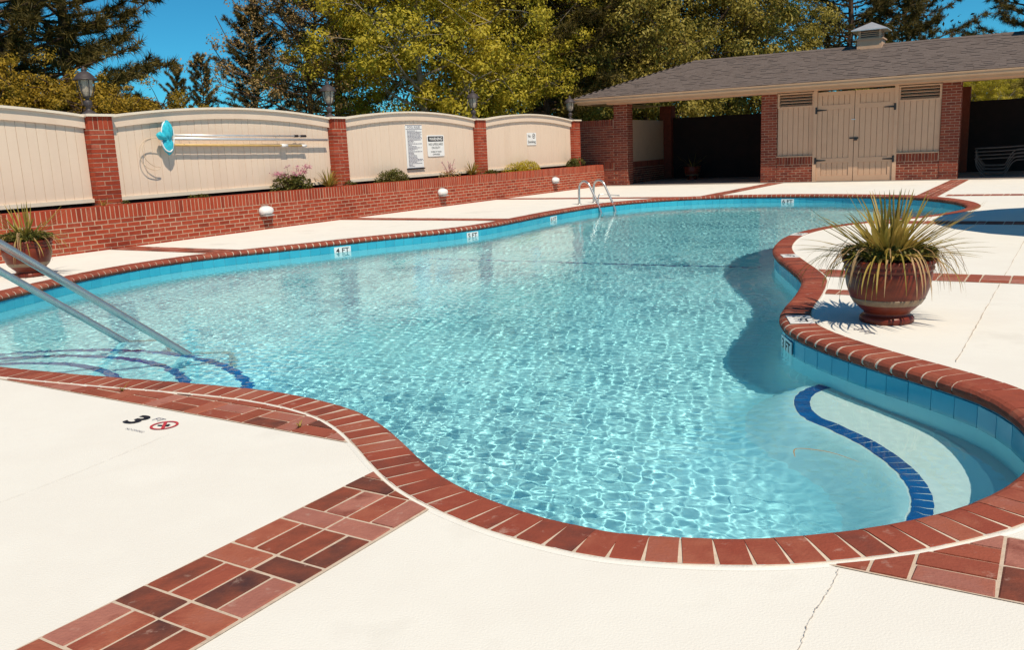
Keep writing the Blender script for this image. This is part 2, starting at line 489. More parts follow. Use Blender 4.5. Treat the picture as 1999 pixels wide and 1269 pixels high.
band_specs = [('u', -2.19, -9, 3.4, 'near'), ('u', -2.42, 16.5, 26, ''), ('n', 6.98, -1.75, -.95, 'half'), ('u', -6.90, 17.0, 26.5, ''), ('u', 2.45, -9, 26, ''),
              ('n', 2.66, -9.5, -.6, 'near'), ('n', 2.43, -.6, 12, ''), ('n', 7.87, -11.9, 15, ''), ('n', 12.83, -11.9, 15, ''), ('n', 18.45, -11.9, 15, '')]
GAP = 0.011
placed = []
for axis, off, lo, hi, tagname in band_specs:
    if axis == 'u': A_, B_ = U, Nv
    else: A_, B_ = Nv, U
    mid = A_ * ((lo + hi) / 2) + B_ * (off + .2)
    band = empty('brick_paving_band', (mid.x, mid.y, 0), kind='structure')
    mort = MB(); rest = []; n_obj = 0
    P2 = lambda a, b: (A_ * a + B_ * (off + b))
    rows = []
    a = lo
    k = 0
    while a < hi:
        if k % 2 == 0:
            rows.append((a, .200, [(i * .1025 + .0035, .0915) for i in range(4)]))
            a += .200 + GAP
        else:
            rows.append((a, .094, [(i * .205 + .0035, .194) for i in range(2)]))
            a += .094 + GAP
        k += 1
    for a, la, cells in rows:
        if tagname == 'half': cells = cells[:len(cells) // 2]
        c = P2(a + la / 2, .2)
        dist = math.hypot(c.x, c.y)
        if c.y < -1.5 or abs(c.x) > .75 * max(c.y, 0) + 2.2: continue
        wd = .21 if tagname == 'half' else .415
        rowp = [P2(a - GAP / 2, -.004), P2(a + la + GAP / 2, -.004), P2(a + la + GAP / 2, wd), P2(a - GAP / 2, wd)]
        rp, whole = clip_poly([(p.x, p.y) for p in rowp], 0.0)
        if rp is None: continue
        if axis == 'n' and any(abs(c.dot(Nv) - (o2 + .2)) < .33 for (x2, o2, l2, h2, t2) in band_specs if x2 == 'u' and l2 - .3 < c.dot(U) < h2): continue
        mort.add([(p[0], p[1], .003) for p in rp], [tuple(range(len(rp)))] if (A_.cross(B_)).z > 0 else [tuple(range(len(rp) - 1, -1, -1))])
        for b0, wb in cells:
            poly = [P2(a, b0), P2(a + la, b0), P2(a + la, b0 + wb), P2(a, b0 + wb)]
            pl, whole = clip_poly([(p.x, p.y) for p in poly], .014)
            if pl is None: continue
            cc = P2(a + la / 2, b0 + wb / 2)
            if whole:
                me = bmesh_for('brick', la, wb, .02, M['paver'])
                tilt = random.uniform(-.004, .004)
                zz = (Z + A_ * tilt).normalized(); xx = (A_ - zz * A_.dot(zz)).normalized(); yy = zz.cross(xx)
                mx = basis(xx, yy, zz, (cc.x, cc.y, .0075 + random.uniform(-.0012, .0012)))
                rest.append((dist, me, mx))
            else:
                ar = 0.5 * sum(pl[i][0] * pl[(i + 1) % len(pl)][1] - pl[(i + 1) % len(pl)][0] * pl[i][1] for i in range(len(pl)))
                if abs(ar) < .0009: continue
                if ar < 0: pl = pl[::-1]
                m2 = MB().prism([(p[0], p[1], -.012) for p in pl], (0, 0, .0195)).mesh('brick', M['paver'])
                rest.append((dist, m2, Matrix.Identity(4)))
    mort.build('mortar_bed', M['mortar'], band)
    rest.sort(key=lambda t: t[0])
    for dist, me, mx in rest[:300]:
        o = bpy.data.objects.new('brick', me); COL.objects.link(o); o.parent = band
        o.matrix_parent_inverse = Matrix.Translation(-Vector(band['_at'])); o.matrix_basis = mx
    if len(rest) > 300:
        joined('brick', [(me, mx) for _, me, mx in rest[300:]], M['paver'], band)

# ------------------------------------------------------------------ coping
coping = empty('pool_coping', (0, 8, 0), kind='structure')
def ribbon(name, rings, m, parent=None, smooth=True):
    """rings: list of (n,3) closed loops"""
    n = len(rings[0]); V = np.concatenate(rings); F = []
    i = np.arange(n); j = (i + 1) % n
    for k in range(len(rings) - 1):
        F.append(np.stack([k * n + i, k * n + j, (k + 1) * n + j, (k + 1) * n + i], 1))
    return part(name, V, np.concatenate(F), m, parent, smooth)
def loop(ins, z, O=None, step=2):
    q = OUT[::step] + ON[::step] * ins
    zz = np.full(len(q), z) if np.isscalar(z) else z
    return np.column_stack([q, zz])
ribbon('mortar_bed', [loop(.0, -.03), loop(.0, .0078), loop(.15, .0078), loop(.174, .0053), loop(.1935, -.0045), loop(.2050, -.0175), loop(.2072, -.032), loop(.196, -.047), loop(.17, -.058)], M['coping_mortar'], coping)
jr = np.random.default_rng(3)
def jag(base, amp):
    n_ = len(OUT[::2]); w_ = jr.normal(size=n_); w_ = (w_ + np.roll(w_, 1) + np.roll(w_, 2)) / 1.7 + .8 * np.sin(np.arange(n_) * .21)
    q = OUT[::2] + ON[::2] * (base + amp * w_)[:, None]
    return q
def jloop(base, amp, z): q = jag(base, amp); return np.column_stack([q, np.full(len(q), z)])
jin = jag(.004, .0035)
ribbon('painted_joint', [loop(-.018, .0006), loop(-.010, .0022), np.column_stack([jin, np.full(len(jin), .0086)]), np.column_stack([jin + ON[::2] * .001, np.full(len(jin), .003)])], M['deck'], coping)
CW = .0905
prof = [(.003, -.05), (.003, .006), (.008, .0105), (.150, .0105), (.176, .008), (.196, -.002), (.208, -.016), (.2105, -.032), (.204, -.048), (.188, -.060)]
def coping_mesh(seed):
    r = random.Random(seed); V = []
    for sx in (-1, 1):
        for i, (x, z) in enumerate(prof):
            V.append((sx * (CW / 2) + r.uniform(-.0013, .0013), x + r.uniform(-.001, .001), z + r.uniform(-.0006, .0006)))
    n = len(prof)
    F = [(i, i + 1, n + i + 1, n + i) for i in range(n - 1)] + [tuple(range(n - 1, -1, -1)), tuple(range(n, 2 * n))]
    return mesh_np('brick', V, F, M['coping'])
cop_meshes = [coping_mesh(i) for i in range(8)]
CO, cstep = resample(ctrl, .1062)
CN, CT = normals(CO)
items = []
for p, nn, tt in zip(CO, CN, CT):
    mx = basis((tt[0], tt[1], 0), (nn[0], nn[1], 0), (0, 0, 1), (p[0], p[1], random.uniform(-.0006, .0008)))
    seen = p[1] > 1.5 and abs(p[0]) < .62 * p[1] + .3
    items.append((0 if seen else 100, math.hypot(*p), random.choice(cop_meshes), mx))
items.sort(key=lambda t: (t[0] + t[1]))
for _, _, me, mx in items[:300]:
    o = bpy.data.objects.new('brick', me); COL.objects.link(o); o.parent = coping
    o.matrix_parent_inverse = Matrix.Translation(-Vector(coping['_at'])); o.matrix_basis = mx
joined('brick', [(me, mx) for _, _, me, mx in items[300:]], M['coping'], coping)

# ------------------------------------------------------------------ pool basin
basin = empty('pool_basin', (0, 9, -1.5), kind='structure')
def caustic(o): o.cycles.is_caustics_receiver = True; return o
def floor_z(x, y):
    t = np.clip((np.asarray(y, float) - 6.3) / 9.5, 0, 1)
    return -1.08 - .95 * t * t * (3 - 2 * t)
caustic(ribbon('tile_backing', [loop(WALL_IN - .01, -.05), loop(WALL_IN, -.055), loop(WALL_IN, -.225), loop(WALL_IN - .012, -.235)], M['grout'], basin))
zin = floor_z(*(OUT[::2] + ON[::2] * .3).T)
rings = [loop(WALL_IN - .006, -.22), loop(WALL_IN - .006, -.6)]
rc = .30
for th in np.linspace(0, math.pi / 2, 7):
    rings.append(loop(WALL_IN - .006 + rc * (1 - math.cos(th)), zin + rc * (1 - math.sin(th)) - .004))
caustic(ribbon('wall', rings, M['plaster'], basin))
gx = np.arange(-5.6, 8.4, .25); gy = np.arange(2.2, 20.2, .25)
GX, GY = np.meshgrid(gx, gy)
ii = np.arange(GX.size).reshape(GX.shape)
FQ = np.stack([ii[:-1, :-1], ii[:-1, 1:], ii[1:, 1:], ii[1:, :-1]], -1).reshape(-1, 4)
caustic(part('floor', np.stack([GX, GY, floor_z(GX, GY)], -1).reshape(-1, 3), FQ, M['plaster'], basin, True))
# waterline tiles
TO, _ = resample(ctrl, .05)
TN, _t = normals(TO)
TI = TO + TN * WALL_IN
seg = np.linalg.norm(np.roll(TI, -1, 0) - TI, axis=1); cum = np.concatenate([[0], np.cumsum(seg)])
TX = np.vstack([TI, TI[:1]]); nt_ = int(cum[-1] / .1545)
qs = np.arange(nt_ + 1) * cum[-1] / nt_
tx = np.stack([np.interp(qs, cum, TX[:, 0]), np.interp(qs, cum, TX[:, 1])], 1)
tile_me = [brick_mesh('tile', .1515, .150, .006, M['tile'], 40 + i, ch=.0015, jit=.0004) for i in range(4)]
tl = []
for k in range(nt_):
    a, b = tx[k], tx[k + 1]; c = (a + b) / 2; t = (b - a) / np.linalg.norm(b - a); nn = np.array((-t[1], t[0]))
    # tiles face into the pool: local z = inward normal, y = up
    zv = Vector((nn[0], nn[1], 0)); yv = Vector((0, 0, 1)); xv = yv.cross(zv)
    mx = basis(xv, yv, zv, (c[0] + nn[0] * .006, c[1] + nn[1] * .006, -.142))
    facing = nn @ (-c) > 0 or c[1] < 7
    tl.append((0 if facing else 100, math.hypot(*c), random.choice(tile_me), mx))
tl.sort(key=lambda t: t[0] + t[1])
band_t = basin
for _, _, me, mx in tl[:300]:
    o = bpy.data.objects.new('tile', me); COL.objects.link(o); o.parent = basin; caustic(o)
    o.matrix_parent_inverse = Matrix.Translation(-Vector(basin['_at'])); o.matrix_basis = mx
if len(tl) > 300:
    caustic(joined('tile', [(me, mx) for _, _, me, mx in tl[300:]], M['tile'], basin))
# entry steps with cobalt tile noses
SCX, SCY = -3.75, 5.2
blue_me = [brick_mesh('tile', .074, .074, .006, M['blue_tile'], 60 + i, ch=.0015, jit=.0006) for i in range(3)]
for rad, zt in ((1.27, -.40), (1.69, -.62), (2.09, -.84)):
    mb = MB(); ring = []
    n = 56
    pr = [(0, zt), (rad - .03, zt), (rad - .008, zt - .008), (rad, zt - .03), (rad, zt - .2), (rad + .02, zt - .26)]
    V = []; F = []
    a0, a1 = R(-60), R(170)
    for k in range(n + 1):
        a = a0 + (a1 - a0) * k / n
        for r_, z_ in pr: V.append((SCX + r_ * math.cos(a), SCY + r_ * math.sin(a), z_))
    m_ = len(pr)
    for k in range(n):
        for i in range(m_ - 1):
            F.append((k * m_ + i, k * m_ + i + 1, (k + 1) * m_ + i + 1, (k + 1) * m_ + i))
    st = caustic(part('step', V, F, M['plaster'], basin, True))
    da = .0775 / rad
    a = R(10)
    while a < R(150):
        rd = Vector((math.cos(a), math.sin(a), 0)); tg = Vector((-math.sin(a), math.cos(a), 0))
        pt = Vector((SCX, SCY, zt + .004)) + rd * (rad - .055)
        if sd(pt.x, pt.y)[0] < -.2:
            caustic(put('tile', random.choice(blue_me), tg, -rd, Z, pt, basin))
        a += da
# tanning bench in the cove, edged with cobalt tiles
S_pts = [(1.95, 5.16, -.5), (1.77, 5.06, -.5), (1.66, 4.96, -.5), (1.58, 4.82, -.5), (1.53, 4.64, -.5), (1.53, 4.48, -.5), (1.59, 4.30, -.5), (1.655, 4.07, -.5), (1.68, 3.82, -.5), (1.665, 3.61, -.5), (1.61, 3.42, -.5), (1.52, 3.25, -.5), (1.38, 3.05, -.5), (1.2, 2.85, -.5), (1.0, 2.6, -.5)]
S = smooth_path(S_pts, 10)
bprof = [(.9, 0), (.02, 0), (.0, -.004), (-.03, -.02), (-.07, -.06), (-.16, -.2), (-.26, -.36), (-.36, -.48), (-.48, -.56), (-.60, -.59)]
V = []; F = []
for k, p in enumerate(S):
    t = (S[min(k + 1, len(S) - 1)] - S[max(k - 1, 0)]).normalized()
    rgt = Vector((-t.y, t.x, 0))               # towards the cove wall
    for x_, z_ in bprof:
        q = p + rgt * x_
        if x_ == .9: q = Vector((2.5, p.y * .6 + 1.6, p.z))
        V.append((q.x, q.y, -.5 + z_))
m_ = len(bprof)
for k in range(len(S) - 1):
    for i in range(m_ - 1):
        F.append((k * m_ + i, (k + 1) * m_ + i, (k + 1) * m_ + i + 1, k * m_ + i + 1))
nb = len(bprof) - 1
caustic(part('bench', V, [f for k_, f in enumerate(F) if k_ % nb < 2], M['shallow_tint_plaster'], basin, True))
caustic(part('bench_front', V, [f for k_, f in enumerate(F) if 2 <= k_ % nb < 6], M['mid_tint_plaster'], basin, True))
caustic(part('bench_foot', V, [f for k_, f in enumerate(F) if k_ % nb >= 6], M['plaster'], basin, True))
nose_me = [brick_mesh('tile', .0635, .085, .006, M['blue_tile'], 80 + i, ch=.0015, jit=.0008) for i in range(3)]
SA = np.array([tuple(p) for p in S]) ; sl = np.concatenate([[0], np.cumsum(np.linalg.norm(np.diff(SA, axis=0), axis=1))])
def S_at(d): return Vector([float(np.interp(d, sl, SA[:, k])) for k in range(3)])
d_ = float(sl[9])
while d_ < sl[-14]:
    t = (S_at(d_ + .03) - S_at(d_ - .03)).normalized(); rgt = Vector((-t.y, t.x, 0))
    caustic(put('tile', random.choice(nose_me), t, rgt, Z, S_at(d_) + rgt * .05 + Z * .0045, basin))
    d_ += .0665
# dark line of tile across the floor at the slope break
fl = smooth_path([(-1.3, 13.5, 0), (.83, 12.27, 0), (1.93, 11.57, 0), (3.6, 10.6, 0)], 12)
acc = 0
for k in range(1, len(fl) - 1):
    t = (fl[k + 1] - fl[k - 1]).normalized(); p = fl[k]
    me = blue_me[k % 3]
    L_ = (fl[k + 1] - fl[k]).length
    o = put('tile', me, t * (L_ / .076), Z.cross(t) * 1.0, Z, (p.x, p.y, float(floor_z(p.x, p.y)) + .006), basin); caustic(o)

# ------------------------------------------------------------------ water
def water():
    r = np.random.default_rng(11)
    waves = []
    for k in range(72):
        lam = math.exp(r.uniform(math.log(.024), math.log(.125)))
        a = r.uniform(0, 2 * math.pi) if k % 3 else R(35) + r.normal(0, .5)
        waves.append((lam, a, .0098 * lam * lam, r.uniform(0, 6.28)))
    inn = OUT[::4] + ON[::4] * (WALL_IN - .04)
    Vs, Fs, base = [], [], 0
    # finer ripple mesh where the water is near, coarser towards the deep end
    for y0, y1, d in ((2.40, 5.0, .0066), (5.0, 8.0, .0086), (8.0, 12.0, .0122), (12.0, 19.9, .0205)):
        nx, ny = int(13.4 / d) + 1, int(round((y1 - y0) / d)) + 1
        X, Y = np.meshgrid(np.linspace(-5.35, 8.05, nx), np.linspace(y0, y1, ny))
        mk = inside_mask(X, Y, inn)
        f = mk[:-1, :-1] | mk[:-1, 1:] | mk[1:, 1:] | mk[1:, :-1]
        idx = np.arange(X.size).reshape(X.shape)
        Fq = np.stack([idx[:-1, :-1], idx[:-1, 1:], idx[1:, 1:], idx[1:, :-1]], -1)[f]
        used = np.unique(Fq); remap = np.full(X.size, -1); remap[used] = np.arange(len(used))
        x, y = X.ravel()[used], Y.ravel()[used]
        sp = np.interp(y, [2.4, 5.0, 8.0, 12.0, 16.0], [.0066, .0086, .0122, .0205, .024])
        zz = np.zeros_like(x)
        for k, (lam, a, amp, ph0) in enumerate(waves):
            fade = np.clip((lam / sp - 2.4) / 1.6, 0, 1)
            zz += amp * fade * np.sin(2 * math.pi / lam * (math.cos(a) * x + math.sin(a) * y) + ph0 + .6 * np.sin(.9 * x + 1.3 * y + k))
        # calmer in the sheltered cove
        calm = 1 - .8 / (1 + np.exp(-(x - 1.42 - .35 * np.clip(3.6 - y, 0, 1)) / .1)) / (1 + np.exp((y - 5.3) / .15))
        patch = 1 + .22 * np.sin(1.1 * x + .7 * y + 1) * np.sin(.6 * x - 1.5 * y) + .14 * np.sin(2.3 * x + 1.9 * y)
        Vs.append(np.stack([x, y, WATER_Z + zz * calm * patch], 1)); Fs.append(remap[Fq] + base); base += len(used)
    o = part('pool_water', np.concatenate(Vs), np.concatenate(Fs), M['water'], None, True)
    o.cycles.is_caustics_caster = True
    return tag(o, kind='structure')
water()

# ------------------------------------------------------------------ planter wall
CRS = .0677
wall = empty('planter_wall', WP(8, -.1, 0), 'low red brick planter wall with soldier course below the fence', 'wall')
WL0, WL1 = -3.2, 18.3
mb = MB()
mb.box(WP((WL0 + WL1) / 2, -.11, .318), U * ((WL1 - WL0) / 2), Nv * .106, Z * .318)
mb.build('mortar', M['mortar_wall'], wall)
wb = []
def wall_brick(lst, frame, s, z, ls, lz, face, xv, nv, m, kind='wall'):
    me = bmesh_for(kind + '_brick', ls, lz, .03, m)
    at = frame(s, face + random.uniform(-.0015, .0025), z)
    lst.append((at, me, basis(xv, Z, nv, at)))
s = WL0
while s < WL1:                                     # soldier course
    wall_brick(wb, WP, s + .034, .541, .0625, .192, .0, U, Nv, M['wall_brick'])
    s += .0755
for c in range(7):
    z = .436 - (c + .5) * CRS + .004
    s = WL0 + (.107 if c % 2 else 0)
    while s < WL1:
        if z > .02: wall_brick(wb, WP, s + .1, z, .199, .0545, .0, U, Nv, M['wall_brick'])
        else: wall_brick(wb, WP, s + .1, .014, .2015, .03, .0, U, Nv, M['wall_brick'])
        s += .2125
wb.sort(key=lambda t: (0 if t[0].x > -.6 * t[0].y - .2 else 50) + t[0].length)
for at, me, mx in wb[:300]:
    o = bpy.data.objects.new('brick', me); COL.objects.link(o); o.parent = wall
    o.matrix_parent_inverse = Matrix.Translation(-Vector(wall['_at'])); o.matrix_basis = mx
joined('brick', [(me, mx) for _, me, mx in wb[300:]], M['wall_brick'], wall)
# top of the wall: bricks seen from above
mb = MB(); mb.box(WP((WL0 + WL1) / 2, -.1, .6375), U * ((WL1 - WL0) / 2), Nv * .098, Z * .003); mb.build('wall_top', M['wall_brick'], wall)
mb = MB(); mb.box(WP((WL0 + WL1) / 2, -.62, .29), U * ((WL1 - WL0) / 2), Nv * .41, Z * .29)
tag(mb.build('planting_soil', M['soil']), kind='structure')

# ------------------------------------------------------------------ fence posts and panels
FD = -.45                                         # fence face behind the wall face
post_s = [-3.68, 1.35, 6.50, 11.57, 16.60]
post_words = ['', 'brick fence post nearest the camera, left of the pool net', 'brick fence post between the net panel and the rules panel',
              'brick fence post between the rules sign and the no smoking panel', 'brick fence post joining the tall brick wall at the far corner']
post_roots = []
for i, s0 in enumerate(post_s):
    if i == 0: continue
    pr_ = empty('fence_post', WP(s0, FD, .6), post_words[i], 'fence post', 'brick posts of the fence')
    w = .20
    mb = MB(); mb.box(WP(s0, FD - .08, 1.2), U * (w - .005), Nv * (w - .005), Z * .74); mb.build('mortar', M['mortar_wall'], pr_)
    lst = []
    fr = lambda s_, f_, z_: WP(s_, FD - .08 + w + f_, z_)
    frl = lambda s_, f_, z_: WP(s0 - w - f_, FD - .08 + s_, z_)
    frr = lambda s_, f_, z_: WP(s0 + w + f_, FD - .08 + s_, z_)
    for c in range(19):
        z = .52 + (c + .5) * CRS
        if z > 1.735: break
        for f_, xv, nv in ((fr, U, Nv), (frl, -Nv, -U), (frr, -Nv, U)):
            c0 = s0 if f_ is fr else 0
            cells = [(-.0985, .2), (.118, .159)] if c % 2 else [(-.140, .115), (.02, .185), (.155, .07)]
            cells = [(-.075, .245), (.128, .14)] if c % 2 else [(-.128, .14), (.075, .245)]
            for cs, cl in cells:
                me = bmesh_for('wall_brick', cl, .057, .03, M['wall_brick'])
                at = f_(c0 + cs, random.uniform(-.001, .003), z)
                lst.append((me, basis(xv, Z, nv, at)))
    for f_, xv, nv in ((fr, U, Nv), (frl, -Nv, -U), (frr, -Nv, U)):
        c0 = s0 if f_ is fr else 0
        for k in range(5):
            at = f_(c0 - .16 + k * .08, random.uniform(-.001, .003), 1.842)
            lst.append((bmesh_for('wall_brick', .069, .19, .03, M['wall_brick']), basis(xv, Z, nv, at)))
    for me, mx in lst:
        o = bpy.data.objects.new('brick', me); COL.objects.link(o); o.parent = pr_
        o.matrix_parent_inverse = Matrix.Translation(-Vector(pr_['_at'])); o.matrix_basis = mx
    mb = MB(); mb.box(WP(s0, FD - .08, 1.957), U * .235, Nv * .235, Z * .018); mb.build('cap', M['trim'], pr_)
    post_roots.append(pr_)

panel_words = ['tan board fence panel at the left edge beyond the brick post', 'tan arched fence panel on which the pool net and poles hang',
               'tan arched fence panel with the pool rules and warning signs', 'tan arched fence panel carrying the no smoking sign']
def arch(t): return 1.935 + .155 * math.sin(math.pi * min(max(t, 0), 1)) ** .85
for i in range(4):
    a, b = post_s[i] + .205, post_s[i + 1] - .205
    pn = empty('board_fence', WP((a + b) / 2, FD, .7), panel_words[i], 'fence', 'arched board fence panels')
    n = int(round((b - a) / .1435)); wd = (b - a) / n
    for k in range(n):
        s0, s1 = a + k * wd + .002, a + (k + 1) * wd - .002
        z0 = .72
        t0, t1 = (s0 - a) / (b - a), (s1 - a) / (b - a)
        d = FD + random.uniform(-.0015, .0015)
        c_ = .0035
        top0, top1 = arch(t0) - .06, arch(t1) - .06
        V = [WP(s0, d - .02, z0), WP(s1, d - .02, z0), WP(s1, d - .02, top1), WP(s0, d - .02, top0),
             WP(s0, d - c_, z0), WP(s1, d - c_, z0), WP(s1, d - c_, top1), WP(s0, d - c_, top0),
             WP(s0 + c_, d, z0), WP(s1 - c_, d, z0), WP(s1 - c_, d, top1), WP(s0 + c_, d, top0)]
        part('board', V, [(3, 2, 1, 0), (0, 1, 5, 4), (1, 2, 6, 5), (2, 3, 7, 6), (3, 0, 4, 7), (4, 5, 9, 8), (5, 6, 10, 9), (6, 7, 11, 10), (7, 4, 8, 11), (8, 9, 10, 11)], M['fence'], pn)
    # backing, curved fascia, cap and bottom rail
    def strip(zt, zb, d0, d1, name, m):
        V = []; F = []
        K = 40
        for k in range(K + 1):
            t = k / K; s_ = a + (b - a) * t
            V += [WP(s_, d0, zb(t)), WP(s_, d1, zb(t)), WP(s_, d1, zt(t)), WP(s_, d0, zt(t))]
        for k in range(K):
            q = 4 * k
            for e in range(4):
                F.append((q + e, q + (e + 1) % 4, q + 4 + (e + 1) % 4, q + 4 + e))
        F += [(0, 3, 2, 1), (4 * K, 4 * K + 1, 4 * K + 2, 4 * K + 3)]
        return part(name, V, F, m, pn)
    strip(lambda t: arch(t) - .05, lambda t: .75, FD - .05, FD - .024, 'backing', M['fence'])
    strip(lambda t: arch(t) - .012, lambda t: arch(t) - .165, FD - .02, FD + .045, 'fascia', M['fence'])
    strip(lambda t: arch(t) + .024, lambda t: arch(t) - .011, FD - .09, FD + .085, 'cap_rail', M['trim'])
    strip(lambda t: .684, lambda t: .575, FD - .075, FD - .05, 'gap_shade_strip', M['dark_wood_and_shade'])  # dark strip added to stand in for the shaded gap below the panel
    strip(lambda t: .742, lambda t: .685, FD - .06, FD + .035, 'bottom_rail', M['trim'])

# lanterns on the post caps
def build_lantern(at, label):
    r_ = empty('post_lantern', at, label, 'lantern', 'lanterns on the fence posts')
    x, y, z = at
    MB().lathe([(.115, 0), (.115, .012), (.085, .035), (.045, .06), (.032, .075), (.032, .10), (.055, .125), (.062, .145), (.062, .19), (.05, .205), (.03, .215), (.03, .245), (.075, .262)], at, 20).build('base', M['lantern'], r_, True)
    mb = MB()
    for k in range(6):
        a = math.pi / 3 * k + .3
        P = [(x + rr * math.cos(a), y + rr * math.sin(a), z + h) for rr, h in ((.075, .262), (.10, .33), (.118, .42), (.125, .50))]
        mb.tube(P, .008, 6)
    mb.build('cage', M['lantern'], r_)
    MB().lathe([(.06, .265), (.09, .33), (.107, .42), (.112, .498)], at, 6).build('glass', M['lantern_glass'], r_)
    MB().lathe([(.165, .496), (.17, .505), (.15, .52), (.125, .56), (.085, .60), (.045, .618), (.03, .628), (.042, .64), (.035, .662), (.012, .685), (.004, .705)], at, 20).build('roof', M['lantern'], r_, True)
    return r_
L_off = -.08
lan_words = ['black lantern on the fence post left of the pool net', 'black lantern on the post right of the hanging poles',
             'black lantern on the post between the rules and no smoking signs', 'black lantern on the last post beside the tall brick wall']
lan = None
for i in range(1, 5):
    at = WP(post_s[i] - .03, FD - .08, 1.975)
    if lan is None: lan = build_lantern(tuple(at), lan_words[0])
    else: copy_tree(lan, at, lan_words[i - 1], rotz=.4 * i)

# bulkhead lights on the planter wall
def build_wall_light(s0, label):
    at = WP(s0, 0, .32)
    r_ = empty('wall_light', tuple(at), label, 'light', 'white bulkhead lights on the planter wall')
    V = []; F = []
    nu, nv_ = 20, 8
    for j in range(nv_ + 1):
        ph = math.pi / 2 * j / nv_
        for k in range(nu):
            a = 2 * math.pi * k / nu
            ex = .15 * math.copysign(abs(math.cos(a)) ** .8, math.cos(a)) * math.cos(ph) ** .75
            ez = .078 * math.copysign(abs(math.sin(a)) ** .85, math.sin(a)) * math.cos(ph) ** .75
            V.append(WP(s0 + ex, .022 + .11 * math.sin(ph), .33 + ez))
    for j in range(nv_):
        for k in range(nu):
            F.append((j * nu + k, j * nu + (k + 1) % nu, (j + 1) * nu + (k + 1) % nu, (j + 1) * nu + k))
    part('cover', V, F, M['white_plastic'], r_, True)
    mb = MB(); poly = [WP(s0 + .145 * math.cos(2 * math.pi * k / 20), 0.0, .325 + .10 * math.sin(2 * math.pi * k / 20)) for k in range(20)]
    mb.prism(poly, Nv * .03); mb.build('base_ring', M['grey_plastic'], r_)
    mb = MB(); mb.box(WP(s0, .075, .25), U * .10, Nv * .05, Z * .012); mb.build('lower_grille', M['grey_plastic'], r_)
for s0, wds in ((4.07, 'white wall light below the pink flowers, nearest of three'), (9.31, 'white wall light on brick below the pool rules sign'), (14.54, 'white wall light nearest the pool ladder, farthest of three')):
    build_wall_light(s0, wds)

# ------------------------------------------------------------------ lettering and signs
def text_poly(body, bold=0.0, spacing=1.0):
    cu = bpy.data.curves.new('t', 'FONT'); cu.body = body; cu.align_x = 'CENTER'; cu.align_y = 'CENTER'
    cu.size = 1.0; cu.offset = bold; cu.space_character = spacing; cu.resolution_u = 3; cu.fill_mode = 'FRONT'
    o = bpy.data.objects.new('t', cu); COL.objects.link(o)
    dg = bpy.context.evaluated_depsgraph_get()
    me = o.evaluated_get(dg).to_mesh()
    V = [v.co.copy() for v in me.vertices]; F = [tuple(p.vertices) for p in me.polygons]
    o.evaluated_get(dg).to_mesh_clear()
    bpy.data.objects.remove(o); bpy.data.curves.remove(cu)
    return V, F
def lettering(name, body, c, xv, yv, height, m, parent, width=None, bold=.0, spacing=1.0):
    V, F = text_poly(body, bold, spacing)
    xs = [v.x for v in V]; ys = [v.y for v in V]
    sy = height / max(1e-6, (max(ys) - min(ys))); sx = sy
    if width: sx = width / (max(xs) - min(xs))
    cx, cy = (max(xs) + min(xs)) / 2, (max(ys) + min(ys)) / 2
    c, xv, yv = Vector(c), Vector(xv), Vector(yv)
    nv = xv.cross(yv)
    W = [c + xv * ((v.x - cx) * sx) + yv * ((v.y - cy) * sy) for v in V]
    F2 = [f if (W[f[1]] - W[f[0]]).cross(W[f[2]] - W[f[0]]).dot(nv) > 0 else f[::-1] for f in F]
    return part(name, W, F2, m, parent)
def rect(mb, c, xv, yv, w, h):
    c, xv, yv = Vector(c), Vector(xv), Vector(yv)
    mb.add([c - xv * w / 2 - yv * h / 2, c + xv * w / 2 - yv * h / 2, c + xv * w / 2 + yv * h / 2, c - xv * w / 2 + yv * h / 2], [(0, 1, 2, 3)])
def ring(mb, c, xv, yv, r0, r1, n=36):
    c, xv, yv = Vector(c), Vector(xv), Vector(yv)
    V = []
    for k in range(n):
        a = 2 * math.pi * k / n
        V += [c + (xv * math.cos(a) + yv * math.sin(a)) * r0, c + (xv * math.cos(a) + yv * math.sin(a)) * r1]
    mb.add(V, [(2 * k, 2 * k + 1, (2 * k + 3) % (2 * n), (2 * k + 2) % (2 * n)) for k in range(n)])
def sign_plate(r_, s0, s1, z0, z1, d=.012, rad=.02):
    mb = MB(); P = []
    for cx, cz, a0 in ((s1 - rad, z1 - rad, 0), (s0 + rad, z1 - rad, 90), (s0 + rad, z0 + rad, 180), (s1 - rad, z0 + rad, 270)):
        for k in range(4):
            a = R(a0 + 30 * k); P.append(WP(cx + rad * math.cos(a), FD + .004, cz + rad * math.sin(a)))
    mb.prism(P, Nv * d); return mb.build('plate', M['sign'], r_)
FZ = FD + .0185
sg = empty('rules_sign', WP(9.0, FD, .88), 'tall narrow white pool rules sign with many small lines', 'sign')
sign_plate(sg, 8.70, 9.30, .88, 1.83, rad=.008)
mb = MB()
for z_ in (1.82, 1.735): rect(mb, WP(9.0, FZ, z_), U, Z, .58, .010)
rect(mb, WP(9.0, FZ, .892), U, Z, .58, .007)
mb.build('rule_line', M['grey_print'], sg)
lettering('lettering', 'POOL RULES', WP(9.0, FZ, 1.778), U, Z, .05, M['grey_print'], sg, width=.44, bold=.01)
mb = MB(); rr = random.Random(5)
z_ = 1.70
while z_ > .93:
    end = rr.choice([.5, .5, .48, .46, .30, .2, .12, .5]); x = 0
    while x < end:
        w_ = rr.uniform(.02, .07)
        rect(mb, WP(8.76 + x + w_ / 2, FZ, z_), U, Z, min(w_, end - x + .01), .016); x += w_ + .012
    z_ -= .0285
mb.build('small_print', M['grey_print'], sg)['kind'] = 'stuff'
mb = MB(); mb.box(WP(9.0, FD + .02, .872), U * .31, Nv * .018, Z * .012); mb.build('bottom_bar', M['dark_wood_and_shade'], sg)
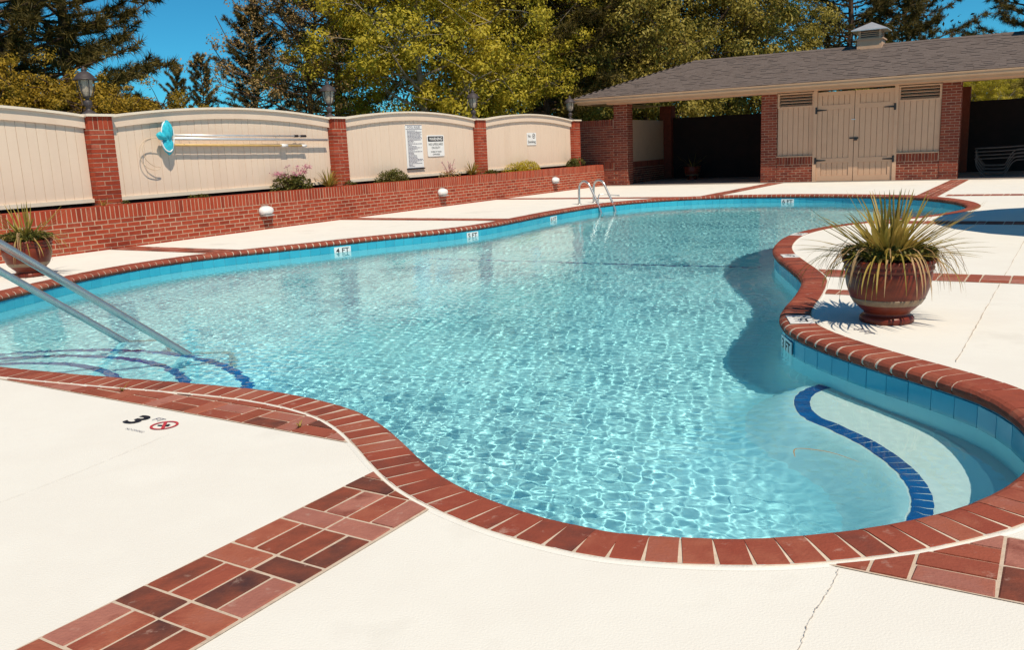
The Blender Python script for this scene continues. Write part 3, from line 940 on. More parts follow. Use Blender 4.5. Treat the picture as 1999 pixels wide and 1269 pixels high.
sg = empty('warning_sign', WP(9.79, FD, 1.13), 'white sign reading warning no lifeguard on duty', 'sign')
sign_plate(sg, 9.47, 10.11, 1.12, 1.60, rad=.03)
mb = MB(); rect(mb, WP(9.79, FZ, 1.515), U, Z, .58, .115); mb.build('black_panel', M['black'], sg)
lettering('lettering', 'WARNING', WP(9.79, FZ + .002, 1.515), U, Z, .072, M['sign'], sg, width=.5, bold=.02)
lettering('lettering', 'NO LIFEGUARD', WP(9.79, FZ, 1.395), U, Z, .052, M['black'], sg, width=.54, bold=.006)
lettering('lettering', 'ON DUTY', WP(9.79, FZ, 1.315), U, Z, .052, M['black'], sg, width=.33, bold=.006)
lettering('lettering', 'SWIM AT YOUR', WP(9.79, FZ, 1.225), U, Z, .036, M['black'], sg, width=.40, bold=.01)
lettering('lettering', 'OWN RISK', WP(9.79, FZ, 1.167), U, Z, .036, M['black'], sg, width=.27, bold=.01)
sg = empty('no_smoking_sign', WP(14.14, FD, 1.3), 'small white no smoking sign with crossed circle', 'sign')
sign_plate(sg, 13.90, 14.38, 1.295, 1.625, rad=.02)
lettering('lettering', 'No', WP(14.015, FZ, 1.535), U, Z, .075, M['black'], sg, bold=.01)
lettering('lettering', 'Smoking', WP(14.14, FZ, 1.375), U, Z, .095, M['black'], sg, width=.40, bold=.015)
mb = MB(); cpt = WP(14.25, FZ, 1.535); ring(mb, cpt, U, Z, .052, .068)
dg_ = (U + Z).normalized(); rect(mb, cpt + Nv * .001, dg_, (Z - U).normalized(), .11, .014); mb.build('crossed_circle', M['black'], sg)
mb = MB(); rect(mb, cpt + Nv * .0005, U, Z, .07, .014); mb.build('cigarette', M['grey_print'], sg)

# ------------------------------------------------------------------ net and poles on the fence
def pole(name, s0, z0, s1, z1, d, r_, m, label, extra=None):
    rt = empty(name, WP((s0 + s1) / 2, FD + d, (z0 + z1) / 2), label, 'pole', 'pool poles hanging on the fence')
    MB().tube([WP(s0, FD + d, z0), WP(s1, FD + d, z1)], r_, 12).build('shaft', m, rt, True)
    for e in extra or []:
        t, l, rr_, mm = e
        a = WP(s0 + (s1 - s0) * t, FD + d, z0 + (z1 - z0) * t); dv = (WP(s1, FD + d, z1) - WP(s0, FD + d, z0)).normalized() * l
        MB().tube([a, a + dv], rr_, 12).build('collar', mm, rt, True)
    for t in (.12, .8):
        a = WP(s0 + (s1 - s0) * t, FD, z0 + (z1 - z0) * t - .012)
        MB().tube([a, a + Nv * d, a + Nv * (d + .02) + Z * .03], .005, 6).build('hook', M['iron'], rt)
pole('telescopic_pole', 2.62, 1.655, 5.48, 1.615, .10, .018, M['alu'], 'thin silver telescopic pole, topmost of three on the fence', [(.93, .09, .024, M['black']), (.985, .14, .023, M['black'])])
pole('aluminium_pole', 2.34, 1.605, 6.14, 1.535, .11, .025, M['alu'], 'long silver pole carrying the blue net, middle of three')
pole('yellow_pole', 2.41, 1.505, 5.55, 1.435, .11, .02, M['wood_pole'], 'yellow pole with white collar, lowest of three on the fence', [(.80, .15, .03, M['white_plastic']), (.965, .12, .025, M['white_plastic'])])
nt_o = empty('pool_net', WP(2.47, FD + .13, 1.6), 'bright blue leaf net with white oval frame on the fence', 'net')
P = []
for k in range(33):
    a = 2 * math.pi * k / 32
    P.append(WP(2.47 + .12 * math.cos(a), FD + .15 + .01 * math.sin(3 * a), 1.63 + .235 * math.sin(a)))
MB().tube(P, .0115, 8, cap=False).build('frame', M['white_plastic'], nt_o, True)
def crumple(c, sx, sz, sd_, seed, name):
    r = np.random.default_rng(seed)
    nu, nv_ = 36, 20
    th = np.linspace(0, 2 * np.pi, nu, endpoint=False); ph = np.linspace(.06, np.pi - .06, nv_)
    T, Pp = np.meshgrid(th, ph)
    f = 1 + sum(r.uniform(.03, .1) * np.sin(k * T + r.uniform(0, 6) + r.integers(1, 5) * Pp) for k in (2, 3, 5, 7, 9))
    X_ = sx * f * np.sin(Pp) * np.cos(T); D_ = sd_ * f * np.sin(Pp) * np.sin(T); Z_ = sz * f * np.cos(Pp)
    V = [WP(c[0] + a_, c[1] + b_, c[2] + c_) for a_, b_, c_ in zip(X_.ravel(), D_.ravel(), Z_.ravel())]
    idx = np.arange(nu * nv_).reshape(nv_, nu); j = np.roll(idx, -1, 1)
    F = np.stack([idx[:-1], j[:-1], j[1:], idx[1:]], -1).reshape(-1, 4)[:, ::-1]
    return part(name, np.array([tuple(v) for v in V]), F, M['net'], nt_o, True)
crumple((2.475, FD + .15, 1.73), .10, .14, .05, 3, 'bag')
crumple((2.37, FD + .15, 1.65), .09, .06, .05, 4, 'bag_fold')
crumple((2.48, FD + .135, 1.49), .095, .13, .03, 5, 'bag_tail')
cable_pts = [(2.36, .15, 1.60), (2.22, .14, 1.62), (2.06, .12, 1.58), (1.97, .10, 1.45), (1.98, .09, 1.28), (2.08, .09, 1.16), (2.24, .09, 1.12), (2.31, .10, 1.16), (2.2, .10, 1.18), (2.07, .10, 1.28), (2.02, .10, 1.45), (2.08, .11, 1.56), (2.18, .12, 1.60)]
cb = MB().tube(smooth_path([WP(a, FD + b, c) for a, b, c in cable_pts], 8), .0065, 6).build('hanging_cable', M['cable'], None, True)
tag(cb, 'thin tan cable looped on the fence left of the net', 'cable')

# ------------------------------------------------------------------ tall brick wall beside the pool house
tw = empty('brick_wall', BP(-.8, 0, 0), 'tall red brick wall between the fence corner and pool house', 'wall')
mb = MB(); mb.box(BP(-.80, -.11, .98), BU * .80, BN * .10, Z * .975); mb.build('mortar', M['mortar_wall'], tw)
lst = []
for c in range(26):
    z = (c + .5) * CRS
    if z > 1.75: break
    s = -1.6 + (.107 if c % 2 else 0)
    while s < -.05:
        if .48 < z < .68: pass
        else: lst.append((bmesh_for('house_brick', .2015, .057, .03, M['house_brick']), basis(BU, Z, BN, BP(s + .1, random.uniform(-.001, .003), z))))
        s += .2125
for zc in (1.86, .585):
    s = -1.6
    while s < -.03:
        lst.append((bmesh_for('house_brick', .064, .19, .03, M['house_brick']), basis(BU, Z, BN, BP(s + .035, .004, zc)))); s += .0755
joined('brick', lst, M['house_brick'], tw)

# ------------------------------------------------------------------ pool house
house = empty('pool_house', BP(6.8, -2, 0), 'open brick pool house with grey shingle roof and tan double doors', 'building')
HB = M['house_brick']
def brick_face(lst, frame, xv, nv, s0, s1, z0, z1, soldier_top=False):
    ztop = z1 - (.2 if soldier_top else 0)
    c = 0
    while z0 + (c + 1) * CRS <= ztop + .01:
        z = z0 + (c + .5) * CRS
        s = s0 - (.107 if c % 2 else 0)
        while s < s1 - .03:
            a, b = max(s, s0), min(s + .2015, s1)
            if b - a > .03: lst.append((bmesh_for('house_brick', round(b - a, 2), .057, .03, HB), basis(xv, Z, nv, frame((a + b) / 2, random.uniform(-.001, .003), z))))
            s += .2125
        c += 1
    if soldier_top:
        s = s0
        while s < s1 - .04:
            lst.append((bmesh_for('house_brick', .064, .19, .03, HB), basis(xv, Z, nv, frame(s + .036, .003, z1 - .1)))); s += .0755
PW = .43
def pillar(s0, d0, h=2.40, sides=True):
    p_ = MB().box(BP(s0, d0 - PW / 2, h / 2), BU * (PW / 2 - .008), BN * (PW / 2 - .008), Z * h / 2).build('pillar', M['mortar_wall'], house)
    lst = []
    brick_face(lst, lambda s_, f_, z_: BP(s0 + s_, d0 + f_, z_), BU, BN, -PW / 2, PW / 2, 0, h)
    brick_face(lst, lambda s_, f_, z_: BP(s0 - PW / 2 - f_, d0 - PW / 2 + s_, z_), -BN, -BU, -PW / 2, PW / 2, 0, h)
    brick_face(lst, lambda s_, f_, z_: BP(s0 + PW / 2 + f_, d0 - PW / 2 + s_, z_), BN * -1, BU, -PW / 2, PW / 2, 0, h)
    o = joined('brick', lst, HB, p_)
    return p_
PS = [.225, 4.60, 9.06, 13.5]
for s0 in PS: pillar(s0, 0)
for s0 in PS: MB().box(BP(s0, -4.0, 1.2), BU * .2, BN * .2, Z * 1.2).build('rear_pillar', HB, house)
MB().box(BP(6.8, -2.06, .004), BU * 7.2, BN * 2.35, Z * .008).build('floor', M['concrete'], house)
# rear and side walls with an open gap under the roof
MB().box(BP(6.8, -4.05, 1.0), BU * 6.8, BN * .06, Z * 1.0).build('rear_wall', M['dark_wood_and_shade'], house)
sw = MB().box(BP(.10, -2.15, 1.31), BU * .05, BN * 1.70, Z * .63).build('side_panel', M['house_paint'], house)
lst = []
MB().box(BP(.10, -2.15, .34), BU * .053, BN * 1.72, Z * .34).build('side_plinth', M['mortar_wall'], house)
brick_face(lst, lambda s_, f_, z_: BP(.16 + f_, s_, z_), -BN, BU, -3.8, -.44, 0, .68, True)
# joined side plinth bricks (they run back from the pillar)
lst2 = []
for me, mx in lst: lst2.append((me, mx))
joined('brick', lst2, HB, [c for c in kids(house) if c.name.startswith('side_plinth')][0])
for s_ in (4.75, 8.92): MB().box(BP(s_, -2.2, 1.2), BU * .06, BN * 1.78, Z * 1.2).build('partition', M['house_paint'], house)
# storage front: plinths, panels, louvres, doors
def v_boards(s0, s1, z0, z1, d, n, root, name='board'):
    w = (s1 - s0) / n
    for k in range(n):
        a, b = s0 + k * w + .004, s0 + (k + 1) * w - .004
        c_ = .006
        V = [BP(a, d - .02, z0), BP(b, d - .02, z0), BP(b, d - .02, z1), BP(a, d - .02, z1), BP(a, d - c_, z0), BP(b, d - c_, z0), BP(b, d - c_, z1), BP(a, d - c_, z1),
             BP(a + c_, d, z0), BP(b - c_, d, z0), BP(b - c_, d, z1), BP(a + c_, d, z1)]
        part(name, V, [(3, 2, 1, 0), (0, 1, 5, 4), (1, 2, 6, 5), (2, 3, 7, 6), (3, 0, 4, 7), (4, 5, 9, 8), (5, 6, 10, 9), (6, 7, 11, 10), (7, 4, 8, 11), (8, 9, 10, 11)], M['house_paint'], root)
def bbox(s0, s1, d0, d1, z0, z1, name, m, root=None):
    return MB().box(BP((s0 + s1) / 2, (d0 + d1) / 2, (z0 + z1) / 2), BU * ((s1 - s0) / 2), BN * ((d1 - d0) / 2), Z * ((z1 - z0) / 2)).build(name, m, root or house)
for s0, s1 in ((4.82, 5.78), (7.84, 8.84)):
    pl = bbox(s0, s1, -.14, -.012, 0, .675, 'plinth', M['mortar_wall'])
    lst = []
    brick_face(lst, lambda s_, f_, z_: BP(s_, -.008 + f_, z_), BU, BN, s0, s1, 0, .675, True)
    joined('brick', lst, HB, pl)
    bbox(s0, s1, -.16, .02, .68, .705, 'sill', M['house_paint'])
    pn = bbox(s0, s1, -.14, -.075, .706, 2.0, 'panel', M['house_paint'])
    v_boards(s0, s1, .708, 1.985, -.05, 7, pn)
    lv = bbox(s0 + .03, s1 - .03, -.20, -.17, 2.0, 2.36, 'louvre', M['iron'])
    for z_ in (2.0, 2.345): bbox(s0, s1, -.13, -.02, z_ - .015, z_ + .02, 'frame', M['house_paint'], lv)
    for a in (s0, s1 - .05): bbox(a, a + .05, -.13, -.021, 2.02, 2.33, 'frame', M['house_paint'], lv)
    for k in range(4):
        zc = 2.055 + k * .078
        MB().box(BP((s0 + s1) / 2, -.085, zc), BU * ((s1 - s0) / 2 - .05), (BN * .038 - Z * .022), (BN * .003 + Z * .005)).build('slat', M['house_paint'], lv)
for s_ in (5.80, 7.79): bbox(s_ - .03, s_ + .06, -.12, .012, 0, 2.385, 'door_frame', M['house_paint'])
def door(s0, s1, hinge_left):
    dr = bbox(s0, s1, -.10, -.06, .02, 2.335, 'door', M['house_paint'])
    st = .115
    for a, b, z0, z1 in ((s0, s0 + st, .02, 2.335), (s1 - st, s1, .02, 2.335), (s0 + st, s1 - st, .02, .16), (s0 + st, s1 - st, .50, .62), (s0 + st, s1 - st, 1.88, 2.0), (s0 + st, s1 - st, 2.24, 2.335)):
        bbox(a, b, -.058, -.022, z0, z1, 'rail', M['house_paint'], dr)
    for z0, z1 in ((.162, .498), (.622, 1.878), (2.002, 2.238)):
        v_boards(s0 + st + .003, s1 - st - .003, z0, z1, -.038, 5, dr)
    for zc in (.56, 1.87):
        e = s0 if hinge_left else s1; sg_ = 1 if hinge_left else -1
        mb = MB(); mb.box(BP(e - sg_ * .02, .0165, zc), BU * .026, BN * .003, Z * .085)
        mb.prism([BP(e, -.014, zc + .024), BP(e, -.014, zc - .024), BP(e + sg_ * .24, -.014, zc - .009), BP(e + sg_ * .24, -.014, zc + .009)], BN * .008)
        mb.build('hinge', M['iron'], dr)
    return dr
d1 = door(5.865, 6.792, True); d2 = door(6.806, 7.755, False)
mb = MB(); mb.box(BP(6.80, -.012, 1.12), BU * .11, BN * .012, Z * .018); mb.box(BP(6.85, .0, 1.09), BU * .035, BN * .014, Z * .035); mb.build('latch', M['iron'], d2)
mb = MB(); mb.box(BP(6.78, -.014, 1.60), BU * .05, BN * .009, Z * .01); mb.build('catch', M['alu'], d2)
# header, soffit, fascia and gutter
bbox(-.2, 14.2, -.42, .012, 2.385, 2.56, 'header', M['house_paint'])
EZ = 2.585; EO = .62; RD = 2.06; RZ = 3.60; SL, SR = -.88, 14.6; BK = -4.72
bbox(SL + .02, SR - .02, .02, EO - .02, 2.43, 2.445, 'soffit', M['eave'])
bbox(SL + .02, -.21, BK, .018, 2.43, 2.445, 'soffit', M['eave'])
bbox(SL, SR, EO - .03, EO, 2.40, 2.56, 'fascia', M['eave'])
bbox(SL, SL + .03, BK, EO - .031, 2.40, 2.56, 'fascia', M['eave'])
gp = [(0, 2.455), (.075, 2.455), (.105, 2.49), (.10, 2.53), (.125, 2.555), (.125, 2.575), (.0, 2.575)]
MB().prism([BP(SL - .1, EO + a + .001, b) for a, b in gp], BU * (SR - SL + .2)).build('gutter', M['eave'], house)
MB().prism([BP(SL - a - .001, BK, b) for a, b in gp], BN * (EO - BK)).build('gutter', M['eave'], house)
# roof deck (hip) and shingle courses
run = EO + RD + .06
apL, apR = SL - .06 + run, SR + .06 - run
e0, e1 = EO + .06, -RD - run
cor = [BP(SL - .06, e0, EZ), BP(SR + .06, e0, EZ), BP(SR + .06, e1, EZ), BP(SL - .06, e1, EZ), BP(apL, -RD, RZ), BP(apR, -RD, RZ)]
roof = part('roof', cor, [(0, 1, 5, 4), (1, 2, 5), (2, 3, 4, 5), (3, 0, 4), (3, 2, 1, 0)], M['shingle'], house)
def shingles(slope_origin, along, up_dir, nrm, length_at, offset_at, nrows, exp):
    V = []; F = []
    r = random.Random(9)
    for i in range(nrows):
        o0 = offset_at(i); ln = length_at(i); x = 0
        while x < ln:
            w = r.uniform(.12, .30); w = min(w, ln - x)
            lift = r.choice([.006, .006, .015]) + r.uniform(0, .002)
            a = slope_origin + up_dir * (i * exp - r.choice([0, 0, .012])) + along * (o0 + x + .003); b = a + along * (w - .006)
            c = b + up_dir * (exp + .03); d = a + up_dir * (exp + .03)
            q = len(V)
            V += [a + nrm * lift, b + nrm * lift, c + nrm * .003, d + nrm * .003, a - nrm * .004, b - nrm * .004]
            F += [(q, q + 1, q + 2, q + 3), (q + 4, q + 5, q + 1, q), (q + 4, q, q + 3), (q + 5, q + 2, q + 1)]
            x += w
    o = part('shingle', V, F, M['shingle'], roof); o['kind'] = 'stuff'
upf = (cor[4] - cor[0] - BU * run).normalized(); nf = BU.cross(upf).normalized()
if nf.z < 0: nf = -nf
slen = (cor[4] - cor[0] - BU * run).length; ex = .143; nr = int(slen / ex)
shingles(cor[0], BU, upf, nf, lambda i: (SR - SL + .12) - 2 * run * (i * ex / slen), lambda i: run * (i * ex / slen), nr, ex)
upl = (cor[4] - cor[0] + BN * run).normalized(); nl = (-BN).cross(upl).normalized()
if nl.z < 0: nl = -nl
shingles(cor[3], BN, upl, nl, lambda i: 2 * run * (1 - i * ex / slen), lambda i: run * (i * ex / slen), nr, ex)
# ridge and hip caps
mb = MB()
for A_, B_ in ((cor[4], cor[5]), (cor[0], cor[4])):
    n = int((B_ - A_).length / .2); dv = (B_ - A_).normalized(); sv = dv.cross(Z).normalized()
    for k in range(n):
        p = A_ + dv * (k + .5) * .2 + Z * .008
        upv = sv.cross(dv).normalized()
        mb.add([p - dv * .11 - sv * .13 - upv * .04, p + dv * .11 - sv * .13 - upv * .045, p + dv * .11 + upv * .012, p - dv * .11 + upv * .018, p - dv * .11 + sv * .13 - upv * .04, p + dv * .11 + sv * .13 - upv * .045], [(0, 1, 2, 3), (3, 2, 5, 4)])
o = mb.build('ridge_cap', M['shingle'], roof); o['kind'] = 'stuff'
def cupola(s0):
    d0 = -RD
    cp = bbox(s0 - .32, s0 + .32, d0 - .32, d0 + .32, 3.34, 3.73, 'cupola', M['house_paint'])
    bbox(s0 - .36, s0 + .36, d0 - .36, d0 + .36, 3.73, 3.765, 'moulding', M['house_paint'], cp)
    bbox(s0 - .25, s0 + .25, d0 - .25, d0 + .25, 3.765, 3.97, 'louvre_box', M['iron'], cp)
    for k in range(4): bbox(s0 - .27, s0 + .27, d0 - .27, d0 + .27, 3.78 + k * .05, 3.80 + k * .05, 'slat', M['house_paint'], cp)
    for a in (-.26, .26):
        for b in (-.26, .26): bbox(s0 + a - .03, s0 + a + .03, d0 + b - .03, d0 + b + .03, 3.766, 3.97, 'corner_post', M['house_paint'], cp)
    V = [BP(s0 + a * .46, d0 + b * .46, 3.97) for a, b in ((-1, -1), (1, -1), (1, 1), (-1, 1))] + [BP(s0 + a * .46, d0 + b * .46, 3.992) for a, b in ((-1, -1), (1, -1), (1, 1), (-1, 1))] + [BP(s0, d0, 4.22)]
    part('cap', V, [(0, 1, 2, 3), (0, 4, 5, 1), (1, 5, 6, 2), (2, 6, 7, 3), (3, 7, 4, 0), (4, 8, 5), (5, 8, 6), (6, 8, 7), (7, 8, 4)], M['alu'], cp)
cupola(6.84); cupola(10.95)

# stacked chaise longues in the right bay
def chaise(k):
    z0 = .03 + k * .088
    nmz = ['lowest of four stacked chaise frames in the dark right bay', 'second chaise frame from the floor in the stack', 'third chaise frame from the floor in the stack', 'topmost chaise frame of the stack in the right bay']
    r_ = empty('chaise_longue', BP(10.6, -1.2, z0), nmz[k], 'lounge chair', 'chaise longues stacked in the pool house')
    for d0 in (-.9, -1.5):
        lg = [(9.62, .40), (9.66, .22), (9.80, .03), (9.88, .0), (10.22, .0), (10.30, .04), (10.42, .28), (10.50, .36), (10.58, .385), (10.80, .385), (10.88, .36), (11.0, .1), (11.08, .02), (11.16, 0), (11.45, 0), (11.55, .05), (11.62, .36)]
        MB().tube(smooth_path([BP(a, d0, z0 + b) for a, b in lg], 4), .0125, 6).build('leg_frame', M['lounger'], r_, True)
        rl = [(9.60, .43), (10.4, .45), (11.0, .49), (11.65, .56)]
        MB().tube(smooth_path([BP(a, d0, z0 + b) for a, b in rl], 5), .0125, 6).build('side_rail', M['lounger'], r_, True)
    for a, b in ((9.60, .43), (11.65, .56)):
        MB().tube([BP(a, -.9, z0 + b), BP(a, -1.5, z0 + b)], .0125, 6).build('cross_bar', M['lounger'], r_, True)
    for q in range(12):
        t = (q + .5) / 12; a = 9.65 + 1.95 * t; b = .434 + .11 * t * t
        MB().box(BP(a, -1.2, z0 + b), BU * .055, BN * .30, Z * .002).build('strap', M['lounger'], r_)
for k in range(4): chaise(k)

# ------------------------------------------------------------------ handrails at the steps
RDIR = Vector((.61, .79, 0)).normalized()
for (ex_, ey_), lbl in (((-2.39, 6.25), 'stainless steel handrail nearer the camera, sloping into the water'), ((-3.08, 6.81), 'stainless steel handrail behind the nearer one, at the entry steps')):
    E0 = Vector((ex_, ey_, -.14))
    r_ = empty('pool_handrail', tuple(E0 - RDIR * 1.7 + Z * .14), lbl, 'handrail', 'handrails at the pool steps')
    q = lambda t, z: E0 - RDIR * t + Z * (z + .14)
    P = [q(-.40, -1.1), q(-.40, -.62), q(-.39, -.50), q(-.34, -.415), q(-.2, -.30), q(0, -.14), q(.4, .183), q(.8, .506), q(1.12, .765), q(1.27, .86), q(1.42, .885), q(1.58, .86), q(1.66, .77), q(1.68, .6), q(1.68, .0)]
    Ps = smooth_path(P[:5], 6)[:-1] + P[4:9] + smooth_path(P[8:], 6)[1:]
    caustic(MB().tube(Ps, .026, 16).build('rail', M['steel'], r_, True))
    f = q(1.68, 0)
    MB().lathe([(.055, .001), (.055, .012), (.045, .02), (.03, .026)], tuple(f), 20).build('flange', M['steel'], r_, True)

# ------------------------------------------------------------------ ladder at the deep end
ld = empty('pool_ladder', (1.75, 18.85, 0), 'stainless steel pool ladder with two arched rails at the deep end', 'ladder')
LT = Vector((.69, .73, 0)).normalized(); LI = Vector((.73, -.69, 0)).normalized()
for k in range(2):
    f = Vector((1.53, 18.74, 0)) + LT * (.50 * k)
    pp = [(0, 0), (0, .26), (.02, .40), (.09, .47), (.18, .475), (.26, .43), (.34, .30), (.50, .0), (.565, -.16), (.60, -.30), (.60, -1.3)]
    caustic(MB().tube(smooth_path([f + LI * a + Z * b for a, b in pp], 6), .024, 14).build('rail', M['steel'], ld, True))
    MB().lathe([(.05, .001), (.05, .012), (.03, .022)], tuple(f), 18).build('flange', M['steel'], ld, True)
for z_ in (-.42, -.72, -1.02):
    c_ = Vector((1.53, 18.74, 0)) + LT * .25 + LI * .60 + Z * z_
    caustic(MB().box(c_, LT * .235, LI * .04, Z * .012).build('tread', M['white_plastic'], ld))
# small bent step bar behind the right rail
MB().tube(smooth_path([Vector((1.98, 19.22, 0)), Vector((1.99, 19.23, .12)), Vector((2.06, 19.24, .17)), Vector((2.45, 19.3, .12))], 5), .012, 8).build('brace', M['steel'], ld, True)

# ------------------------------------------------------------------ depth markers
def marker_on_deck():
    r_ = empty('deck_marker', (-1.72, 4.02, .0), 'small black and red three foot no diving marker on deck', 'marking')
    # the lettering is read from the pool side of the deck edge
    c3 = Vector((-1.815, 4.075, .0045)); xv = Vector((.846, -.533, 0)).normalized(); yv = Vector((.533, .846, 0)).normalized()
    lettering('numeral', '3', c3, xv, yv, .125, M['black'], r_, width=.082, bold=.025)
    lettering('unit', 'FT', c3 + xv * .10 + yv * .045, xv, yv, .04, M['grey_print'], r_)
    lettering('small_lettering', 'NO DIVING', c3 + xv * .14 - yv * .115, xv, yv, .016, M['grey_print'], r_, width=.125)
    mb = MB(); cc = c3 + xv * .205 - yv * .005; ring(mb, cc, xv, yv, .052, .064)
    rect(mb, cc + Z * .0008, (xv - yv).normalized(), (xv + yv).normalized(), .108, .015)
    mb.build('crossed_circle', M['red_print'], r_)
    mb = MB(); rect(mb, cc + Z * .0004 - yv * .006, (xv + yv * .3).normalized(), (yv - xv * .3).normalized(), .06, .012); rect(mb, cc + Z * .0004 + xv * .014 + yv * .012, xv, yv, .016, .016); mb.build('diver', M['black'], r_)
marker_on_deck()
def tile_marker(px, py, body, label, w=.27, h=.102):
    d, i = sd(px, py)
    n_ = Vector((ON[i][0], ON[i][1], 0)); t_ = Vector((OT[i][0], OT[i][1], 0))
    c = Vector((OUT[i][0], OUT[i][1], -.135)) + n_ * (WALL_IN + .009)
    xv = Z.cross(n_)                       # reads left to right seen from the pool
    r_ = empty('depth_marker', tuple(c), label, 'marking', 'depth markers on the waterline tiles')
    caustic(MB().box(c, xv * w / 2, Z * h / 2, n_ * .003).build('plate', M['sign'], r_))
    caustic(lettering('lettering', body, c + n_ * .0045, xv, Z, h * .70, M['black'], r_, width=w * .8, bold=.012))
tile_marker(-2.55, 12.98, '4 FT', 'white four foot marker on the waterline tile, left of the others')
tile_marker(-.72, 14.40, '5 FT', 'white five foot marker on tiles of the long far side')
tile_marker(.70, 16.95, '6 FT', 'white six foot marker on tiles left of the ladder')
tile_marker(6.10, 19.10, '6 FT', 'white six foot marker on tiles below the tan doors')
tile_marker(1.985, 5.58, '3 FT', 'white three foot marker on tiles below the large pot')
def coping_marker(px, py, body, label, w=.22):
    d, i = sd(px, py)
    n_ = Vector((ON[i][0], ON[i][1], 0)); t_ = Vector((OT[i][0], OT[i][1], 0))
    c = Vector((OUT[i][0], OUT[i][1], .0135)) + n_ * .085
    r_ = empty('coping_marker', tuple(c), label, 'marking', 'white markers on the coping')
    MB().box(c, t_ * w / 2, n_ * .078, Z * .002).build('plate', M['sign'], r_)
    if body: lettering('lettering', body, c + Z * .003, -t_, -n_, .085, M['black'], r_, width=w * .72, bold=.01)
coping_marker(1.98, 5.72, '3 FT', 'white coping marker with black lettering beside the pot shadow', .26)
coping_marker(2.95, 8.95, '4 FT', 'white coping marker where the peninsula juts out', .24)
coping_marker(3.68, 10.95, '5 FT', 'white coping marker beyond the peninsula, behind the sword leaves', .26)
for (x_, y_, body, lbl) in ((3.35, 8.85, 'NO DIVING', 'faint black stencil on the deck left of the sword plant'), (2.18, 5.33, '3 FT', 'black stencil on the deck in front of the pot shadow')):
    d, i = sd(x_, y_); t_ = Vector((OT[i][0], OT[i][1], 0)); n_ = Vector((ON[i][0], ON[i][1], 0))
    o = lettering('deck_stencil', body, (x_, y_, .0045), -t_, -n_, .06, M['grey_print'], None, width=.17, bold=.01)
    tag(o, lbl, 'marking')

# ------------------------------------------------------------------ cracks and joints in the deck
M['crack'] = mat('crack_dirt', [(.36, .28, .22), (.70, .63, .55)], rough=1, nscale=30)
def crack(pts, w, name, label, jit=.006, seed=1):
    r = random.Random(seed)
    P = smooth_path([(a, b, .0042) for a, b in pts], 14)
    V = []; F = []
    for k, p in enumerate(P):
        t = (P[min(k + 1, len(P) - 1)] - P[max(k - 1, 0)]).normalized(); n_ = Vector((-t.y, t.x, 0))
        o = r.uniform(-jit, jit); ww = w * r.uniform(.25, 1.2)
        V += [p + n_ * (o - ww / 2), p + n_ * (o + ww / 2)]
        if k: F.append((2 * k - 2, 2 * k, 2 * k + 1, 2 * k - 1) if False else (2 * k - 2, 2 * k - 1, 2 * k + 1, 2 * k))
    F = [f[::-1] for f in F]
    o = part(name, V, F, M['crack']); tag(o, kind='structure')
crack([(.89, 2.29), (.83, 2.19), (.78, 2.12), (.72, 2.03), (.66, 1.92), (.58, 1.75)], .0028, 'deck_crack', '', .003, 3)
crack([(5.57, 9.47), (4.08, 7.18), (3.4, 6.14), (2.77, 5.17), (2.33, 4.5)], .006, 'deck_joint', '', .003, 5)
crack([(-1.95, 3.0), (-1.75, 3.4), (-1.57, 3.82)], .0011, 'deck_crack', '', .003, 8)

# ------------------------------------------------------------------ potted sword plants
def strip_leaf(P, w, fold=.25):
    """blade along 3-D points P with half-width w(t), slightly V-folded"""
    V = []; F = []
    m_ = len(P)
    side = None
    for k, p in enumerate(P):
        t = (P[min(k + 1, m_ - 1)] - P[max(k - 1, 0)]).normalized()
        sv = t.cross(Z)
        if sv.length < 1e-3: sv = side or Vector((1, 0, 0))
        sv.normalize(); side = sv
        up = sv.cross(t)
        ww = w(k / (m_ - 1))
        V += [p - sv * ww + up * ww * fold, p, p + sv * ww + up * ww * fold]
        if k:
            b = 3 * k
            F += [(b - 3, b - 2, b + 1, b), (b - 2, b - 1, b + 2, b + 1)]
    return V, F
def blade_mesh(kind, seed):
    r = random.Random(seed)
    if kind == 'sword':
        L_ = r.uniform(.42, .66); lean = r.uniform(.04, .95) if seed % 3 else r.uniform(.8, 1.3); droop = r.uniform(.0, .26) * lean; w0 = r.uniform(.008, .0145)
        P = []
        for k in range(8):
            t = k / 7
            P.append(Vector((L_ * t * math.sin(lean), .012 * math.sin(4 * t + seed), L_ * t * math.cos(lean) - droop * t * t * L_ * 1.5)))
        return mesh_np('leaf', *strip_leaf(P, lambda t: w0 * (1 - t) ** .6 * (.6 + 1.2 * t) + .0006), M['blade'])
    L_ = r.uniform(.26, .52); out = r.uniform(.18, .40); w0 = r.uniform(.003, .008); h = r.uniform(.05, .14)
    P = []
    for k in range(9):
        t = k / 8
        P.append(Vector((out * (1 - (1 - t) ** 1.7) + .03 * t, .04 * t * math.sin(seed), h * math.sin(min(1, t * 1.9) * math.pi / 2) - (L_ * .95) * max(0, t - .25) ** 1.6)))
    return mesh_np('leaf', *strip_leaf(P, lambda t: w0 * (1 - t) ** .5 + .0006), M['blade_dry'] if r.random() < .62 else M['blade'])
sword_meshes = [blade_mesh('sword', i) for i in range(16)]
droop_meshes = [blade_mesh('droop', 50 + i) for i in range(16)]
